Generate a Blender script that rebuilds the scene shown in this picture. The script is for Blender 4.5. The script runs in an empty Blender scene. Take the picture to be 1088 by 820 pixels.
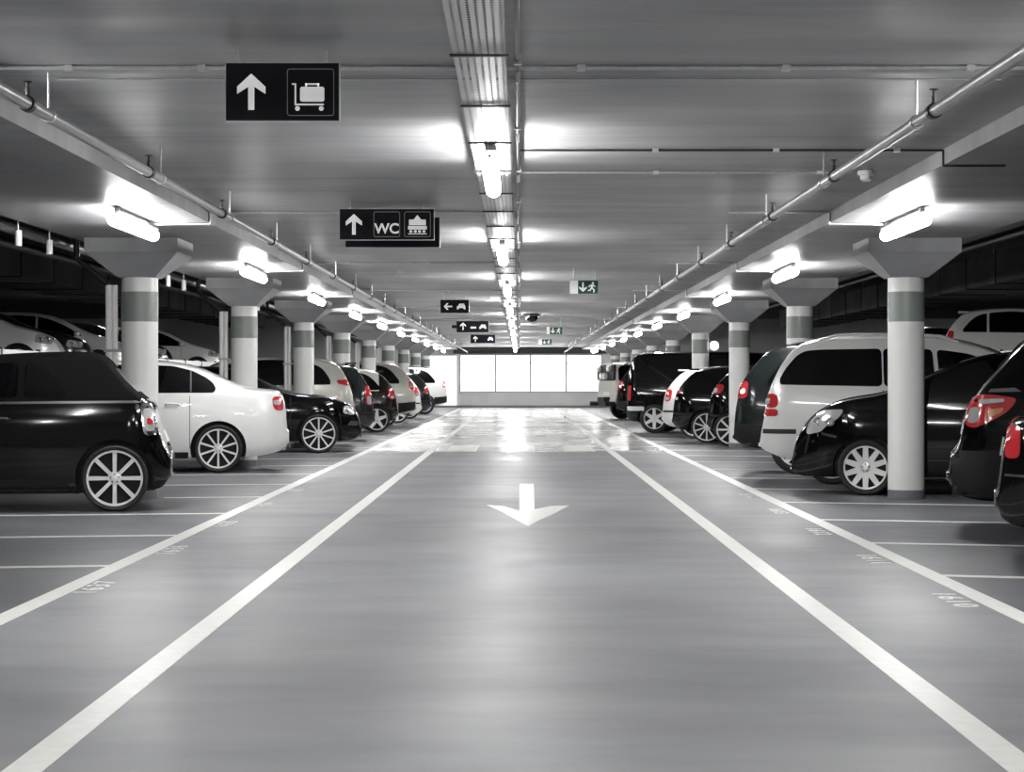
import bpy, bmesh, math, random
import numpy as np
from mathutils import Vector, Matrix
random.seed(7)
S = bpy.context.scene
COL = S.collection
PI = math.pi

# ------------------------------------------------------------------ camera, world, exposure
EYE = 1.2
FPX = 2100.0
cam_d = bpy.data.cameras.new('camera')
cam = bpy.data.objects.new('camera', cam_d)
COL.objects.link(cam)
cam.location = (0, 0, EYE)
cam.rotation_euler = (PI / 2, 0, 0)
cam_d.sensor_width = 36
cam_d.sensor_fit = 'HORIZONTAL'
cam_d.lens = FPX / 1088 * 36
cam_d.shift_x = -8 / 1088
cam_d.shift_y = -5 / 1088
cam_d.clip_end = 400
S.camera = cam
w = bpy.data.worlds.new('world')
S.world = w
w.use_nodes = True
w.node_tree.nodes['Background'].inputs[0].default_value = (0.02, 0.021, 0.024, 1)
w.node_tree.nodes['Background'].inputs[1].default_value = 1.0
S.view_settings.view_transform = 'Standard'
S.view_settings.look = 'None'
S.view_settings.gamma = 1
S.view_settings.use_curve_mapping = False
S.view_settings.exposure = 0.0
LAMP = 98.0          # emission of the fluorescent diffusers
WINDOW_LIGHT = 2.4   # daylight through the end wall glazing

# ------------------------------------------------------------------ materials
def new_mat(name):
    m = bpy.data.materials.new(name)
    m.use_nodes = True
    nt = m.node_tree
    return m, nt, nt.nodes['Principled BSDF']

def mat(name, col, rough=0.5, metal=0.0, spec=0.5, coat=0.0, vary=0.0, scale=8.0):
    m, nt, b = new_mat(name)
    c = (col, col, col) if isinstance(col, (int, float)) else col
    b.inputs['Base Color'].default_value = (*c, 1)
    b.inputs['Roughness'].default_value = rough
    b.inputs['Metallic'].default_value = metal
    b.inputs['Specular IOR Level'].default_value = spec
    b.inputs['Coat Weight'].default_value = coat
    b.inputs['Coat Roughness'].default_value = 0.03
    if vary > 0:
        tc = nt.nodes.new('ShaderNodeTexCoord')
        n = nt.nodes.new('ShaderNodeTexNoise')
        n.inputs['Scale'].default_value = scale
        n.inputs['Detail'].default_value = 5
        r = nt.nodes.new('ShaderNodeValToRGB')
        r.color_ramp.elements[0].position = 0.3
        r.color_ramp.elements[1].position = 0.7
        r.color_ramp.elements[0].color = (*[x * (1 - vary) for x in c], 1)
        r.color_ramp.elements[1].color = (*[min(1, x * (1 + vary)) for x in c], 1)
        nt.links.new(tc.outputs['Object'], n.inputs['Vector'])
        nt.links.new(n.outputs['Fac'], r.inputs['Fac'])
        nt.links.new(r.outputs['Color'], b.inputs['Base Color'])
    return m

def emis(name, col, strength):
    m, nt, b = new_mat(name)
    b.inputs['Base Color'].default_value = (*col, 1)
    b.inputs['Emission Color'].default_value = (*col, 1)
    b.inputs['Emission Strength'].default_value = strength
    return m

def surface(name, c0, c1, scale, rough0, rough1, bump=0.0, c2=None, detail=6, spec=0.5, seams=None):
    """Concrete-like surface: stretched noise for colour, second noise for roughness, optional seams across Y."""
    m, nt, b = new_mat(name)
    L = nt.links.new
    tc = nt.nodes.new('ShaderNodeTexCoord')
    mp = nt.nodes.new('ShaderNodeMapping')
    mp.inputs['Scale'].default_value = scale; mp.inputs['Location'].default_value = (.37, .21, .41)
    L(tc.outputs['Object'], mp.inputs['Vector'])
    n1 = nt.nodes.new('ShaderNodeTexNoise'); n1.inputs['Scale'].default_value = 1.0; n1.inputs['Detail'].default_value = detail
    n1.inputs['Roughness'].default_value = 0.6
    L(mp.outputs['Vector'], n1.inputs['Vector'])
    r = nt.nodes.new('ShaderNodeValToRGB')
    r.color_ramp.elements[0].position = 0.3; r.color_ramp.elements[0].color = (*c0, 1)
    r.color_ramp.elements[1].position = 0.72; r.color_ramp.elements[1].color = (*c1, 1)
    L(n1.outputs['Fac'], r.inputs['Fac'])
    colour = r.outputs['Color']
    n2 = nt.nodes.new('ShaderNodeTexNoise'); n2.inputs['Scale'].default_value = 0.7; n2.inputs['Detail'].default_value = 3
    mp2 = nt.nodes.new('ShaderNodeMapping'); mp2.inputs['Location'].default_value = (3.3, 1.7, .43)
    L(tc.outputs['Object'], mp2.inputs['Vector']); L(mp2.outputs['Vector'], n2.inputs['Vector'])
    if c2:
        mx = nt.nodes.new('ShaderNodeMixRGB'); mx.blend_type = 'MULTIPLY'
        r2 = nt.nodes.new('ShaderNodeValToRGB')
        r2.color_ramp.elements[0].position = 0.35; r2.color_ramp.elements[0].color = (*c2, 1)
        r2.color_ramp.elements[1].position = 0.62; r2.color_ramp.elements[1].color = (1, 1, 1, 1)
        L(n2.outputs['Fac'], r2.inputs['Fac'])
        mx.inputs[0].default_value = 1.0
        L(colour, mx.inputs[1]); L(r2.outputs['Color'], mx.inputs[2])
        colour = mx.outputs[0]
    if seams:
        pitch, width, dark = seams
        sp = nt.nodes.new('ShaderNodeSeparateXYZ'); L(tc.outputs['Object'], sp.inputs[0])
        a = nt.nodes.new('ShaderNodeMath'); a.operation = 'MODULO'; L(sp.outputs['Y'], a.inputs[0]); a.inputs[1].default_value = pitch
        l = nt.nodes.new('ShaderNodeMath'); l.operation = 'LESS_THAN'; L(a.outputs[0], l.inputs[0]); l.inputs[1].default_value = width
        mx = nt.nodes.new('ShaderNodeMixRGB'); mx.blend_type = 'MULTIPLY'
        L(l.outputs[0], mx.inputs[0]); L(colour, mx.inputs[1]); mx.inputs[2].default_value = (dark, dark, dark, 1)
        colour = mx.outputs[0]
    L(colour, b.inputs['Base Color'])
    mr = nt.nodes.new('ShaderNodeMapRange')
    mr.inputs['From Min'].default_value = 0.3; mr.inputs['From Max'].default_value = 0.7
    mr.inputs['To Min'].default_value = rough0; mr.inputs['To Max'].default_value = rough1
    L(n2.outputs['Fac'], mr.inputs['Value']); L(mr.outputs['Result'], b.inputs['Roughness'])
    b.inputs['Specular IOR Level'].default_value = spec
    if bump:
        bp = nt.nodes.new('ShaderNodeBump'); bp.inputs['Strength'].default_value = bump; bp.inputs['Distance'].default_value = 0.01
        L(n1.outputs['Fac'], bp.inputs['Height']); L(bp.outputs['Normal'], b.inputs['Normal'])
    return m

M = {}
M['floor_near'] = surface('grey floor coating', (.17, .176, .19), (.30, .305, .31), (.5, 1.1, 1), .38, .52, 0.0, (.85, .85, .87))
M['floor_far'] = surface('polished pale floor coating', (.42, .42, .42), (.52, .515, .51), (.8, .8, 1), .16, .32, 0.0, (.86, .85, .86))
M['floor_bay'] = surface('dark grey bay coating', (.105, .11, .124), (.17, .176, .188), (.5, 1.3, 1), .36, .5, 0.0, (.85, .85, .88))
M['ceil'] = surface('smooth grey ceiling concrete', (.21, .215, .224), (.39, .39, .39), (.5, 2.4, 1), .32, .5, .04, (.8, .8, .82), seams=(2.5, .03, .55))
M['soffit'] = surface('smooth grey soffit concrete', (.23, .235, .245), (.36, .36, .36), (.5, 2.5, 1), .32, .5, .03, (.8, .8, .82))
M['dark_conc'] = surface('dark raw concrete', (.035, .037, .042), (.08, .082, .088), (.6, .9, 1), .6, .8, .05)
M['wall_white'] = surface('white painted wall', (.72, .72, .71), (.82, .82, .81), (1, 1, 1), .5, .6)
M['wall_grey'] = surface('pale grey painted wall', (.52, .52, .51), (.62, .62, .61), (1, 1, 1), .5, .6)
M['paint'] = mat('white road paint', (.9, .9, .86), .36, vary=.05, scale=14)
M['paint_old'] = mat('worn white road paint', (.82, .82, .8), .4, vary=.15, scale=25)
M['col_white'] = mat('white column paint', (.82, .82, .80), .38, vary=.03, scale=3)
M['col_green'] = mat('grey green column paint', (.235, .265, .25), .4, vary=.05, scale=4)
M['col_base'] = mat('grey column base paint', (.17, .175, .19), .35, vary=.05, scale=4)
M['capital'] = mat('grey capital concrete', (.34, .345, .355), .5, vary=.08, scale=4)
M['galv'] = mat('galvanised steel', (.55, .56, .57), .36, .85, vary=.1, scale=20)
M['pipe'] = mat('grey painted pipe', (.36, .365, .37), .3, .5, vary=.06, scale=12)
M['pipe_white'] = mat('white plastic pipe', (.85, .85, .84), .35)
M['dark_metal'] = mat('dark metal', (.03, .03, .032), .4, .6)
M['black'] = mat('black plastic', (.012, .012, .013), .45)
M['sign'] = mat('black sign face', (.003, .003, .008), .5, 0, .2)
M['sign_white'] = emis('white sign film with added glow', (.9, .9, .88), .35)  # small emission added so the white symbols look brighter
M['sign_grey'] = mat('grey sign film', (.35, .35, .36), .5)
M['green'] = mat('dark green sign film', (.02, .10, .06), .5)
M['lamp'] = emis('fluorescent diffuser', (1.0, .99, .978), LAMP)
M['lamp_end'] = mat('lamp end cap', (.8, .8, .79), .4)
M['globe'] = emis('globe lamp', (1.0, .985, .96), 6.0)
M['window'] = emis('daylit glazing', (1.0, 1.0, .985), WINDOW_LIGHT)
M['wall_glow'] = emis('glowing panel for bright wall', (1.0, 1.0, .985), WINDOW_LIGHT * .3)  # added glow that makes the end wall read white
M['white_plastic'] = mat('white plastic', (.8, .8, .79), .35)
M['glass'] = mat('tinted car glass', (.003, .003, .0035), .03, 0, .5)
M['rubber'] = mat('tyre rubber', (.012, .012, .012), .65)
M['rim'] = mat('silver alloy', (.80, .80, .79), .3, .35)
M['rim_dark'] = mat('brake shadow grey', (.008, .008, .008), .5, .5)
M['chrome'] = mat('chrome trim', (.85, .85, .85), .12, 1.0)
M['red'] = mat('red lamp lens', (.48, .03, .035), .12, 0, .6, .5)
M['clear'] = mat('clear lamp lens', (.72, .72, .72), .1, .5, .6, .6)
M['amber'] = mat('amber lamp lens', (.55, .2, .05), .15, 0, .6, .4)
M['plate'] = mat('number plate', (.7, .7, .68), .4)
M['p_black'] = mat('black car paint', (.002, .002, .0025), .07, 0, .4, .25)
M['p_silver'] = mat('silver car paint', (.78, .78, .77), .3, .12, .5, .6)
M['p_white'] = mat('white car paint', (.78, .78, .75), .3, .0, .5, .6)
M['p_dark'] = mat('dark grey car paint', (.010, .013, .014), .16, 0, .4, .3)
M['p_beige'] = mat('beige silver car paint', (.55, .54, .49), .3, .2, .5, .6)
M['p_brown'] = mat('dark brown car paint', (.014, .007, .006), .14, 0, .4, .3)
M['fabric'] = mat('black hood fabric', (.005, .005, .0055), .9, 0, .08, vary=.15, scale=60)
M['grey_plastic'] = mat('dark grey plastic', (.014, .014, .015), .6, 0, .25)

# perforated tray: real round-ended holes through the sheet, by transparency
m, nt, b = new_mat('perforated galvanised sheet')
b.inputs['Base Color'].default_value = (.62, .62, .63, 1); b.inputs['Metallic'].default_value = .6; b.inputs['Roughness'].default_value = .38
tc = nt.nodes.new('ShaderNodeTexCoord'); sp = nt.nodes.new('ShaderNodeSeparateXYZ'); nt.links.new(tc.outputs['Object'], sp.inputs[0])
def _mth(op, a, bv):
    n = nt.nodes.new('ShaderNodeMath'); n.operation = op
    if isinstance(a, (int, float)): n.inputs[0].default_value = a
    else: nt.links.new(a, n.inputs[0])
    if bv is not None:
        if isinstance(bv, (int, float)): n.inputs[1].default_value = bv
        else: nt.links.new(bv, n.inputs[1])
    return n.outputs[0]
ux = _mth('ABSOLUTE', _mth('SUBTRACT', _mth('FRACT', _mth('DIVIDE', _mth('ADD', sp.outputs['X'], 1.0), .032), None), .5), None)
uy = _mth('ABSOLUTE', _mth('SUBTRACT', _mth('FRACT', _mth('DIVIDE', sp.outputs['Y'], .05), None), .5), None)
hole = _mth('MULTIPLY', _mth('LESS_THAN', ux, .19), _mth('LESS_THAN', uy, .38))
tr = nt.nodes.new('ShaderNodeBsdfTransparent'); mx = nt.nodes.new('ShaderNodeMixShader')
nt.links.new(hole, mx.inputs[0]); nt.links.new(b.outputs[0], mx.inputs[1]); nt.links.new(tr.outputs[0], mx.inputs[2])
nt.links.new(mx.outputs[0], nt.nodes['Material Output'].inputs['Surface'])
M['perf'] = m

# ------------------------------------------------------------------ mesh helpers
class MB:
    def __init__(s): s.v = []; s.f = []; s.m = []; s.cur = 0
    def add(s, vs, fs):
        o = len(s.v); s.v += [tuple(p) for p in vs]
        for f in fs: s.f.append(tuple(i + o for i in f)); s.m.append(s.cur)
        return s
    def box(s, x0, x1, y0, y1, z0, z1):
        return s.add([(x0, y0, z0), (x1, y0, z0), (x1, y1, z0), (x0, y1, z0), (x0, y0, z1), (x1, y0, z1), (x1, y1, z1), (x0, y1, z1)],
                     [(0, 3, 2, 1), (4, 5, 6, 7), (0, 1, 5, 4), (1, 2, 6, 5), (2, 3, 7, 6), (3, 0, 4, 7)])
    def tube(s, p, q, r, n=12, r2=None, cap=True):
        p = Vector(p); q = Vector(q); d = (q - p).normalized()
        a = d.orthogonal().normalized(); b_ = d.cross(a)
        r2 = r if r2 is None else r2
        vs = []
        for c, rr in ((p, r), (q, r2)):
            for i in range(n):
                t = 2 * PI * i / n
                vs.append(c + rr * (math.cos(t) * a + math.sin(t) * b_))
        fs = [(i, (i + 1) % n, n + (i + 1) % n, n + i) for i in range(n)]
        if cap: fs += [tuple(range(n - 1, -1, -1)), tuple(range(n, 2 * n))]
        return s.add(vs, fs)
    def path(s, pts, r, n=10):
        for p, q in zip(pts[:-1], pts[1:]): s.tube(p, q, r, n)
        return s
    def lathe(s, prof, axis='z', n=24, o=(0, 0, 0), close=False):
        vs = []
        for (r, h) in prof:
            for i in range(n):
                t = 2 * PI * i / n
                c, d = r * math.cos(t), r * math.sin(t)
                p = {'z': (c, d, h), 'y': (c, h, d), 'x': (h, c, d)}[axis]
                vs.append((p[0] + o[0], p[1] + o[1], p[2] + o[2]))
        k = len(prof); fs = []
        for j in range(k if close else k - 1):
            for i in range(n):
                a, b_ = j * n + i, j * n + (i + 1) % n
                c, d = ((j + 1) % k) * n + (i + 1) % n, ((j + 1) % k) * n + i
                fs.append((a, b_, c, d))
        if not close:
            fs += [tuple(range(n)), tuple(range((k - 1) * n, k * n))]
        return s.add(vs, fs)
    def prism(s, poly, fn, d):
        """poly in 2D -> fn(u,v,0) front, fn(u,v,d) back"""
        n = len(poly)
        vs = [fn(u, v, 0) for u, v in poly] + [fn(u, v, d) for u, v in poly]
        return s.add(vs, [tuple(range(n)), tuple(range(2 * n - 1, n - 1, -1))] + [(i, n + i, n + (i + 1) % n, (i + 1) % n) for i in range(n)])
    def mesh(s, name, mats, smooth=False, recalc=True, angle=40):
        me = bpy.data.meshes.new(name)
        me.from_pydata(s.v, [], s.f)
        for mm in (mats if isinstance(mats, (list, tuple)) else [mats]): me.materials.append(M[mm] if isinstance(mm, str) else mm)
        me.polygons.foreach_set('material_index', s.m)
        if recalc:
            bm = bmesh.new(); bm.from_mesh(me)
            bmesh.ops.recalc_face_normals(bm, faces=bm.faces); bm.to_mesh(me); bm.free()
        if smooth: shade(me, angle)
        me.update()
        return me
    def build(s, name, mats, parent=None, smooth=False, **k):
        return link(name, s.mesh(name, mats, smooth, **k), parent)

def shade(me, angle=40):
    me.polygons.foreach_set('use_smooth', [True] * len(me.polygons))
    me.set_sharp_from_angle(angle=math.radians(angle))

def link(name, me, parent=None):
    o = bpy.data.objects.new(name, me); COL.objects.link(o)
    if parent: o.parent = parent
    return o

def tag(o, label, cat, group=None):
    o['label'] = label; o['category'] = cat
    if group: o['group'] = group
    return o

def thing(name, label, cat, loc=(0, 0, 0), rz=0, group=None):
    o = bpy.data.objects.new(name, None); COL.objects.link(o)
    o.empty_display_size = .1
    o.location = loc; o.rotation_euler = (0, 0, rz)
    return tag(o, label, cat, group)

def struct(o): o['kind'] = 'structure'; return o

def copy_tree(o, parent=None):
    c = o.copy(); COL.objects.link(c)
    if parent: c.parent = parent
    for ch in list(o.children): copy_tree(ch, c)
    return c

ORD = ['first', 'second', 'third', 'fourth', 'fifth', 'sixth', 'seventh', 'eighth', 'ninth', 'tenth', 'eleventh', 'twelfth', 'thirteenth', 'fourteenth', 'fifteenth', 'sixteenth', 'seventeenth', 'eighteenth']

# ------------------------------------------------------------------ the setting
Y0, YE = -8.0, 90.0         # wall behind the camera, end wall
XS, XB = 2.82, 4.50         # aisle ceiling edge, outer edge of the column soffit
ZC, ZL = 2.745, 2.64         # aisle ceiling, soffit over the columns
XD, ZD = 8.2, 1.25          # edge and level of the half-storey decks on both sides
XW = 22.0
ZH = 4.05
YF = 33.8                   # joint to the polished floor section
fl = MB()
def quad(mb, x0, x1, y0, y1, z, mi):
    mb.cur = mi; mb.add([(x0, y0, z), (x1, y0, z), (x1, y1, z), (x0, y1, z)], [(0, 1, 2, 3)])
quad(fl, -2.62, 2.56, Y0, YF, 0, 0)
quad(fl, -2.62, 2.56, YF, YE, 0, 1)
for sx in (-1, 1):
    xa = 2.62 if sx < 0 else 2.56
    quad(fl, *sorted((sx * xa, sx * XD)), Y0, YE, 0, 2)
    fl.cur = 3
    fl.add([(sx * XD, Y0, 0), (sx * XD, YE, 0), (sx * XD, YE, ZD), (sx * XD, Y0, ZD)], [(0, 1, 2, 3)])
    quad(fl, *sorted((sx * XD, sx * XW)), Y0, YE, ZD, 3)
floor = struct(fl.build('floor', ['floor_near', 'floor_far', 'floor_bay', 'dark_conc'], recalc=False))
ce = MB()
quad(ce, -XS, XS, Y0, YE, ZC, 0)
for sx in (-1, 1):
    ce.cur = 1
    ce.add([(sx * XS, Y0, ZC), (sx * XS, YE, ZC), (sx * XS, YE, ZL), (sx * XS, Y0, ZL)], [(0, 1, 2, 3)])
    quad(ce, *sorted((sx * XS, sx * XB)), Y0, YE, ZL, 1)
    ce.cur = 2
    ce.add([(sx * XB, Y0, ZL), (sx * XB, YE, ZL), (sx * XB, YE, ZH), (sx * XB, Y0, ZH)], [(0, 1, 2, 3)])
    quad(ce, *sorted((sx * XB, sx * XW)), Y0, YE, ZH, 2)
ceiling = struct(ce.build('ceiling', ['ceil', 'soffit', 'dark_conc'], recalc=False))
for nm, sx in (('wall_left', -1), ('wall_right', 1)):
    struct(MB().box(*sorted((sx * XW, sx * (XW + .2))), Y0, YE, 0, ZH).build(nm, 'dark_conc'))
struct(MB().box(-XW, XW, Y0 - .2, Y0, 0, ZH).build('wall_back', 'wall_grey'))
# end wall with its glazing: openings between z .70 and 2.47
we = MB()
WX = [-2.72, -1.09, .5, 2.13, 3.76]
z0, z1 = .70, 2.42
we.box(-XW, WX[0], YE, YE + .25, 0, ZH)
we.box(WX[-1], XW, YE, YE + .25, 0, ZH)
we.box(WX[0], WX[-1], YE, YE + .25, z1, ZH)
we.cur = 1
we.box(WX[0], WX[-1], YE, YE + .25, 0, z0)
struct(we.build('wall_end', ['wall_white', 'wall_grey']))
struct(MB().box(-3.0, 4.0, YE - .3, YE - .002, z1 + .03, ZC - .004).build('trim_1', 'dark_metal'))
for i in range(4):
    a, b_ = WX[i], WX[i + 1]
    f = MB()
    f.box(a, b_, YE - .03, YE + .1, z0, z0 + .05).box(a, b_, YE - .03, YE + .1, z1 - .05, z1)
    f.box(a, a + .04, YE - .03, YE + .1, z0 + .05, z1 - .05).box(b_ - .04, b_, YE - .03, YE + .1, z0 + .05, z1 - .05)
    f.box(a + .04, b_ - .04, YE - .02, YE + .09, z1 - .42, z1 - .38)
    wo = struct(f.build('window_%d' % (i + 1), 'sign_grey'))
    MB().box(a + .04, b_ - .04, YE + .05, YE + .07, z0 + .05, z1 - .05).build('pane', 'window', wo)
dr = MB()
dr.box(-4.4, -4.34, YE - .03, YE + .02, .1, 2.42).box(-2.86, -2.8, YE - .03, YE + .02, .1, 2.42).box(-4.34, -2.86, YE - .03, YE + .02, 2.36, 2.42)
do = struct(dr.build('glow_panel_1', 'wall_white'))  # framed glowing panel, added to brighten the wall left of the windows
MB().box(-4.34, -2.86, YE - .02, YE - .004, .1, 2.36).build('pane', 'wall_glow', do)
struct(MB().box(-XD, XD, YE - .03, YE - .001, .0, .1).build('baseboard_end', 'col_base'))

# ------------------------------------------------------------------ columns
SP = 7.7
D1 = 20.3
def column(label, x, y):
    t = thing('concrete_column', label, 'column', (x, y, 0), 0, 'round columns with flared capitals')
    r = .185
    MB().lathe([(r, .09), (r, ZL - .36)], n=40).build('shaft', 'col_white', t, True)
    MB().lathe([(r + .002, 0), (r + .002, .09)], n=40).build('base_band', 'col_base', t, True)
    MB().lathe([(r + .0025, 1.81), (r + .0025, 2.115)], n=40).build('green_band', 'col_green', t, True)
    c = MB(); h = .468; b_ = .19
    zt, zm, zb = ZL, ZL - .14, ZL - .38
    vs = [(sx * q, sy * q, z) for z, q in ((zt, h), (zm, h), (zb, b_)) for sx, sy in ((-1, -1), (1, -1), (1, 1), (-1, 1))]
    fs = [(0, 1, 2, 3), (11, 10, 9, 8)]
    for k in (0, 4):
        for i in range(4): fs.append((k + i, k + 4 + i, k + 4 + (i + 1) % 4, k + (i + 1) % 4))
    c.add(vs, fs).build('capital', 'capital', t)
    return t
for k in range(9):
    for sx, X in ((-1, -3.90), (1, 3.97)):
        side = 'left' if sx < 0 else 'right'
        column('white round column with flared square capital, %s from the camera on the %s' % (ORD[k], side), X, D1 + SP * k)

# downpipes behind the left columns
for k in range(6):
    y = D1 + SP * k + .05
    t = thing('downpipe', 'white double downpipe beside the %s column on the left' % ORD[k], 'pipe', (-4.2, y, 0), 0, 'downpipes beside the left columns')
    for dx in (-.032, .032):
        MB().tube((dx, 0, 0), (dx, 0, 2.19), .031, 14).build('pipe', 'pipe_white', t, True)
    MB().path([(-.03, 0, 2.19), (-.36, 0, 2.47), (-.36, 0, 3.2)], .03, 12).build('elbow', 'dark_metal', t, True)
    for z in (.6, 1.5): MB().box(-.075, .115, -.037, -.031, z, z + .03).build('clamp', 'galv', t)

# ------------------------------------------------------------------ lamps
def lamp_proto(length):
    t = thing('fluorescent_lamp', 'x', 'lamp')
    h = length / 2
    MB().box(-.04, .04, -h + .02, h - .02, .045, .068).build('housing', 'lamp_end', t)
    d = MB(); prof = []
    R = .052
    for i in range(7):
        a = PI / 2 * i / 6
        prof.append((max(.002, R * math.sin(a)), -h + .05 - R * math.cos(a) ))
    for i in range(7):
        a = PI / 2 * i / 6
        prof.append((max(.002, R * math.cos(a)), h - .05 + R * math.sin(a)))
    d.lathe(prof, 'y', 20)
    d.build('diffuser', 'lamp', t, True)
    for s in (-1, 1):
        MB().box(-.02, .02, s * (h - .18) - .02, s * (h - .18) + .02, .068, .114).build('bracket', 'galv', t)
        MB().lathe([(.006, 0), (.012, .004), (.012, .02)], 'y', 10, (0, s * (h + .008) - (.02 if s > 0 else 0), .03)).build('end_screw', 'dark_metal', t, True)
    return t
proto = lamp_proto(1.85)
first = True
for k in range(-2, 10):
    for sx in (-1, 1):
        o = proto if first else copy_tree(proto)
        first = False
        side = 'left' if sx < 0 else 'right'
        o.location = (sx * 3.33, 17.1 + SP * k, ZL - .115)
        if k >= 0:
            tag(o, 'glowing tube lamp under the %s soffit just before the %s column' % (side, ORD[k]), 'lamp', 'lamps under the side soffits')
        else:
            tag(o, 'glowing tube lamp under the %s soffit, nearer than every column%s' % (side, '' if k == -1 else ' and behind the camera'), 'lamp', 'lamps under the side soffits')
TX, TZ = -.178, 2.64        # cable tray centre and underside
for k in range(-2, 10):
    o = copy_tree(proto)
    o.location = (-.18, 12.8 + 8.15 * k, TZ - .116)
    tag(o, ('glowing tube lamp under the central cable tray, %s from the camera' % ORD[k]) if k >= 0 else 'glowing tube lamp under the central cable tray, near the camera', 'lamp', 'lamps under the cable tray')
# two lamps added over each raised deck to give its cars glints
for sx, ys in ((-1, (48, 66)), (1, (44, 66))):
    for j, y in enumerate(ys):
        o = copy_tree(proto)
        o.location = (sx * 13.5, y, ZH - .115)
        tag(o, 'added tube lamp over the raised %s deck, %s along' % ('left' if sx < 0 else 'right', ORD[j]), 'lamp', 'added lamps over the raised decks')

# ------------------------------------------------------------------ cable tray down the middle
t = thing('cable_tray', 'long perforated galvanised cable tray under the aisle ceiling', 'cable tray', (TX, 0, TZ))
hw = .115
MB().box(-hw, hw, Y0 + .1, YE - .4, 0, .002).build('tray_bottom', 'perf', t)
for s in (-1, 1):
    MB().box(s * hw - .0015, s * hw + .0015, Y0 + .1, YE - .4, 0, .045).build('side_rail', 'galv', t)
for k in range(46):
    y = 7.1 + 1.6 * k
    MB().box(-hw - .015, hw + .015, y - .015, y + .015, -.012, -.002).build('support_bar', 'dark_metal', t)
    if k % 2 == 0:
        MB().tube((-hw - .008, y, -.01), (-hw - .008, y, ZC - TZ), .005, 8).tube((hw + .008, y, -.01), (hw + .008, y, ZC - TZ), .005, 8).build('hanger_rod', 'galv', t)
c = MB(); c.tube((-.03, Y0 + .1, .03), (-.03, YE - .4, .03), .018, 10).tube((.05, Y0 + .1, .025), (.05, YE - .4, .025), .014, 10).build('cable', 'black', t, True)
t = thing('conduit', 'thin dark conduit with clips running beside the cable tray', 'conduit', (.0, 0, ZC - .006))
MB().tube((-.01, Y0 + .1, -.03), (-.01, YE - .4, -.03), .012, 10).build('tube', 'dark_metal', t, True)
for k in range(34):
    y = 6.9 + 2.4 * k
    MB().box(-.03, .012, y - .02, y + .02, -.05, 0).build('clip', 'galv', t)
    MB().tube((-.01, y + .3, -.02), (-.01, y + .3, -.09), .012, 8).build('cable_gland', 'galv', t)

# ------------------------------------------------------------------ sprinkler pipes
def sprinkler_pipe(label, X, ys):
    zc = EYE + 1.33
    t = thing('sprinkler_pipe', label, 'pipe', (X, 0, zc), 0, 'sprinkler pipes')
    MB().tube((0, Y0 + .05, 0), (0, YE - .35, 0), .03, 16).build('pipe', 'pipe', t, True)
    for y in ys:
        m_ = MB(); m_.tube((0, y, .03), (0, y, ZC - zc), .006, 8)
        m_.lathe([(.034, -.02), (.038, -.015), (.038, .015), (.034, .02)], 'y', 16, (0, y, 0))
        m_.build('hanger', 'galv', t, True)
        q = y - .42
        m_ = MB(); m_.lathe([(.035, -.03), (.04, -.025), (.04, .025), (.035, .03)], 'y', 16, (0, q, 0))
        m_.tube((0, q, .03), (0, q, .075), .011, 8).tube((0, q, .075), (0, q, .1), .008, 8).lathe([(.004, .1), (.024, .104), (.02, .108)], 'z', 12, (0, q, 0))
        m_.build('sprinkler_head', 'dark_metal', t, True)
sprinkler_pipe('grey sprinkler pipe hung along the left side of the aisle', -2.36, [6.8 + 3.1 * k for k in range(25)])
sprinkler_pipe('grey sprinkler pipe hung along the right side of the aisle', 2.04, [7.05 + 3.1 * k for k in range(25)])

# ------------------------------------------------------------------ conduits across the ceiling
def conduit(label, pts, r=.011, clips=(), m_='pipe'):
    t = thing('ceiling_conduit', label, 'conduit', pts[0], 0, 'conduits across the ceiling')
    P = [Vector(p) - Vector(pts[0]) for p in pts]
    MB().path(P, r, 10).build('tube', m_, t, True)
    for x in clips:
        MB().box(x - pts[0][0] - .02, x - pts[0][0] + .02, -.02, .02, -r - .004, ZC - pts[0][2] - .001).build('clip', 'galv', t)
zc = ZC - .014
conduit('pale conduit crossing the whole aisle ceiling above the nearest sign', [(-XS + .01, 9.65, zc), (XS - .01, 9.65, zc)], .012, (-2.2, -1.55, .3, 1.3, 2.2), 'galv')
conduit('thin pale wire line crossing just behind the nearest ceiling conduit', [(-2.35, 10.05, zc + .004), (2.45, 10.05, zc + .004)], .006, (), 'galv')
conduit('dark conduit stepping down onto the right soffit near the sprinkler pipe', [(-.02, 13.1, zc), (XS - .012, 13.1, zc), (XS - .012, 13.1, ZL - .012), (3.22, 13.1, ZL - .012)], .008, (.9, 1.7, 2.5), 'dark_metal')
conduit('pale conduit leading to the white smoke detector', [(-.02, 14.5, zc), (2.44, 14.5, zc)], .009, (1.0, 2.2), 'galv')
for k in range(5):
    y = 17.92 + SP * k
    conduit('dark feed conduit to the %s right soffit lamp' % ORD[k], [(1.9, y, zc), (XS - .012, y, zc), (XS - .012, y, ZL - .013), (3.3, y, ZL - .013)], .012, (2.3,), 'galv')
    conduit('thin conduit over to the %s left soffit lamp' % ORD[k], [(-.3, y, zc), (-XS + .012, y, zc), (-XS + .012, y, ZL - .013), (-3.3, y, ZL - .013)], .012, (-1.2,), 'galv')
t = thing('smoke_detector', 'white smoke detector on the ceiling beside the right sprinkler pipe', 'detector', (2.54, 14.5, ZC - .002))
MB().lathe([(.06, 0), (.06, -.03), (.05, -.035)], 'z', 24).build('base', 'white_plastic', t, True)
MB().lathe([(.042, -.035), (.042, -.06), (.028, -.075), (.005, -.078)], 'z', 24).build('sensor_head', 'white_plastic', t, True)
t = thing('dome_camera', 'small dark dome camera on the ceiling right of the cable tray', 'camera', (.28, 45, ZC - .002))
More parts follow.
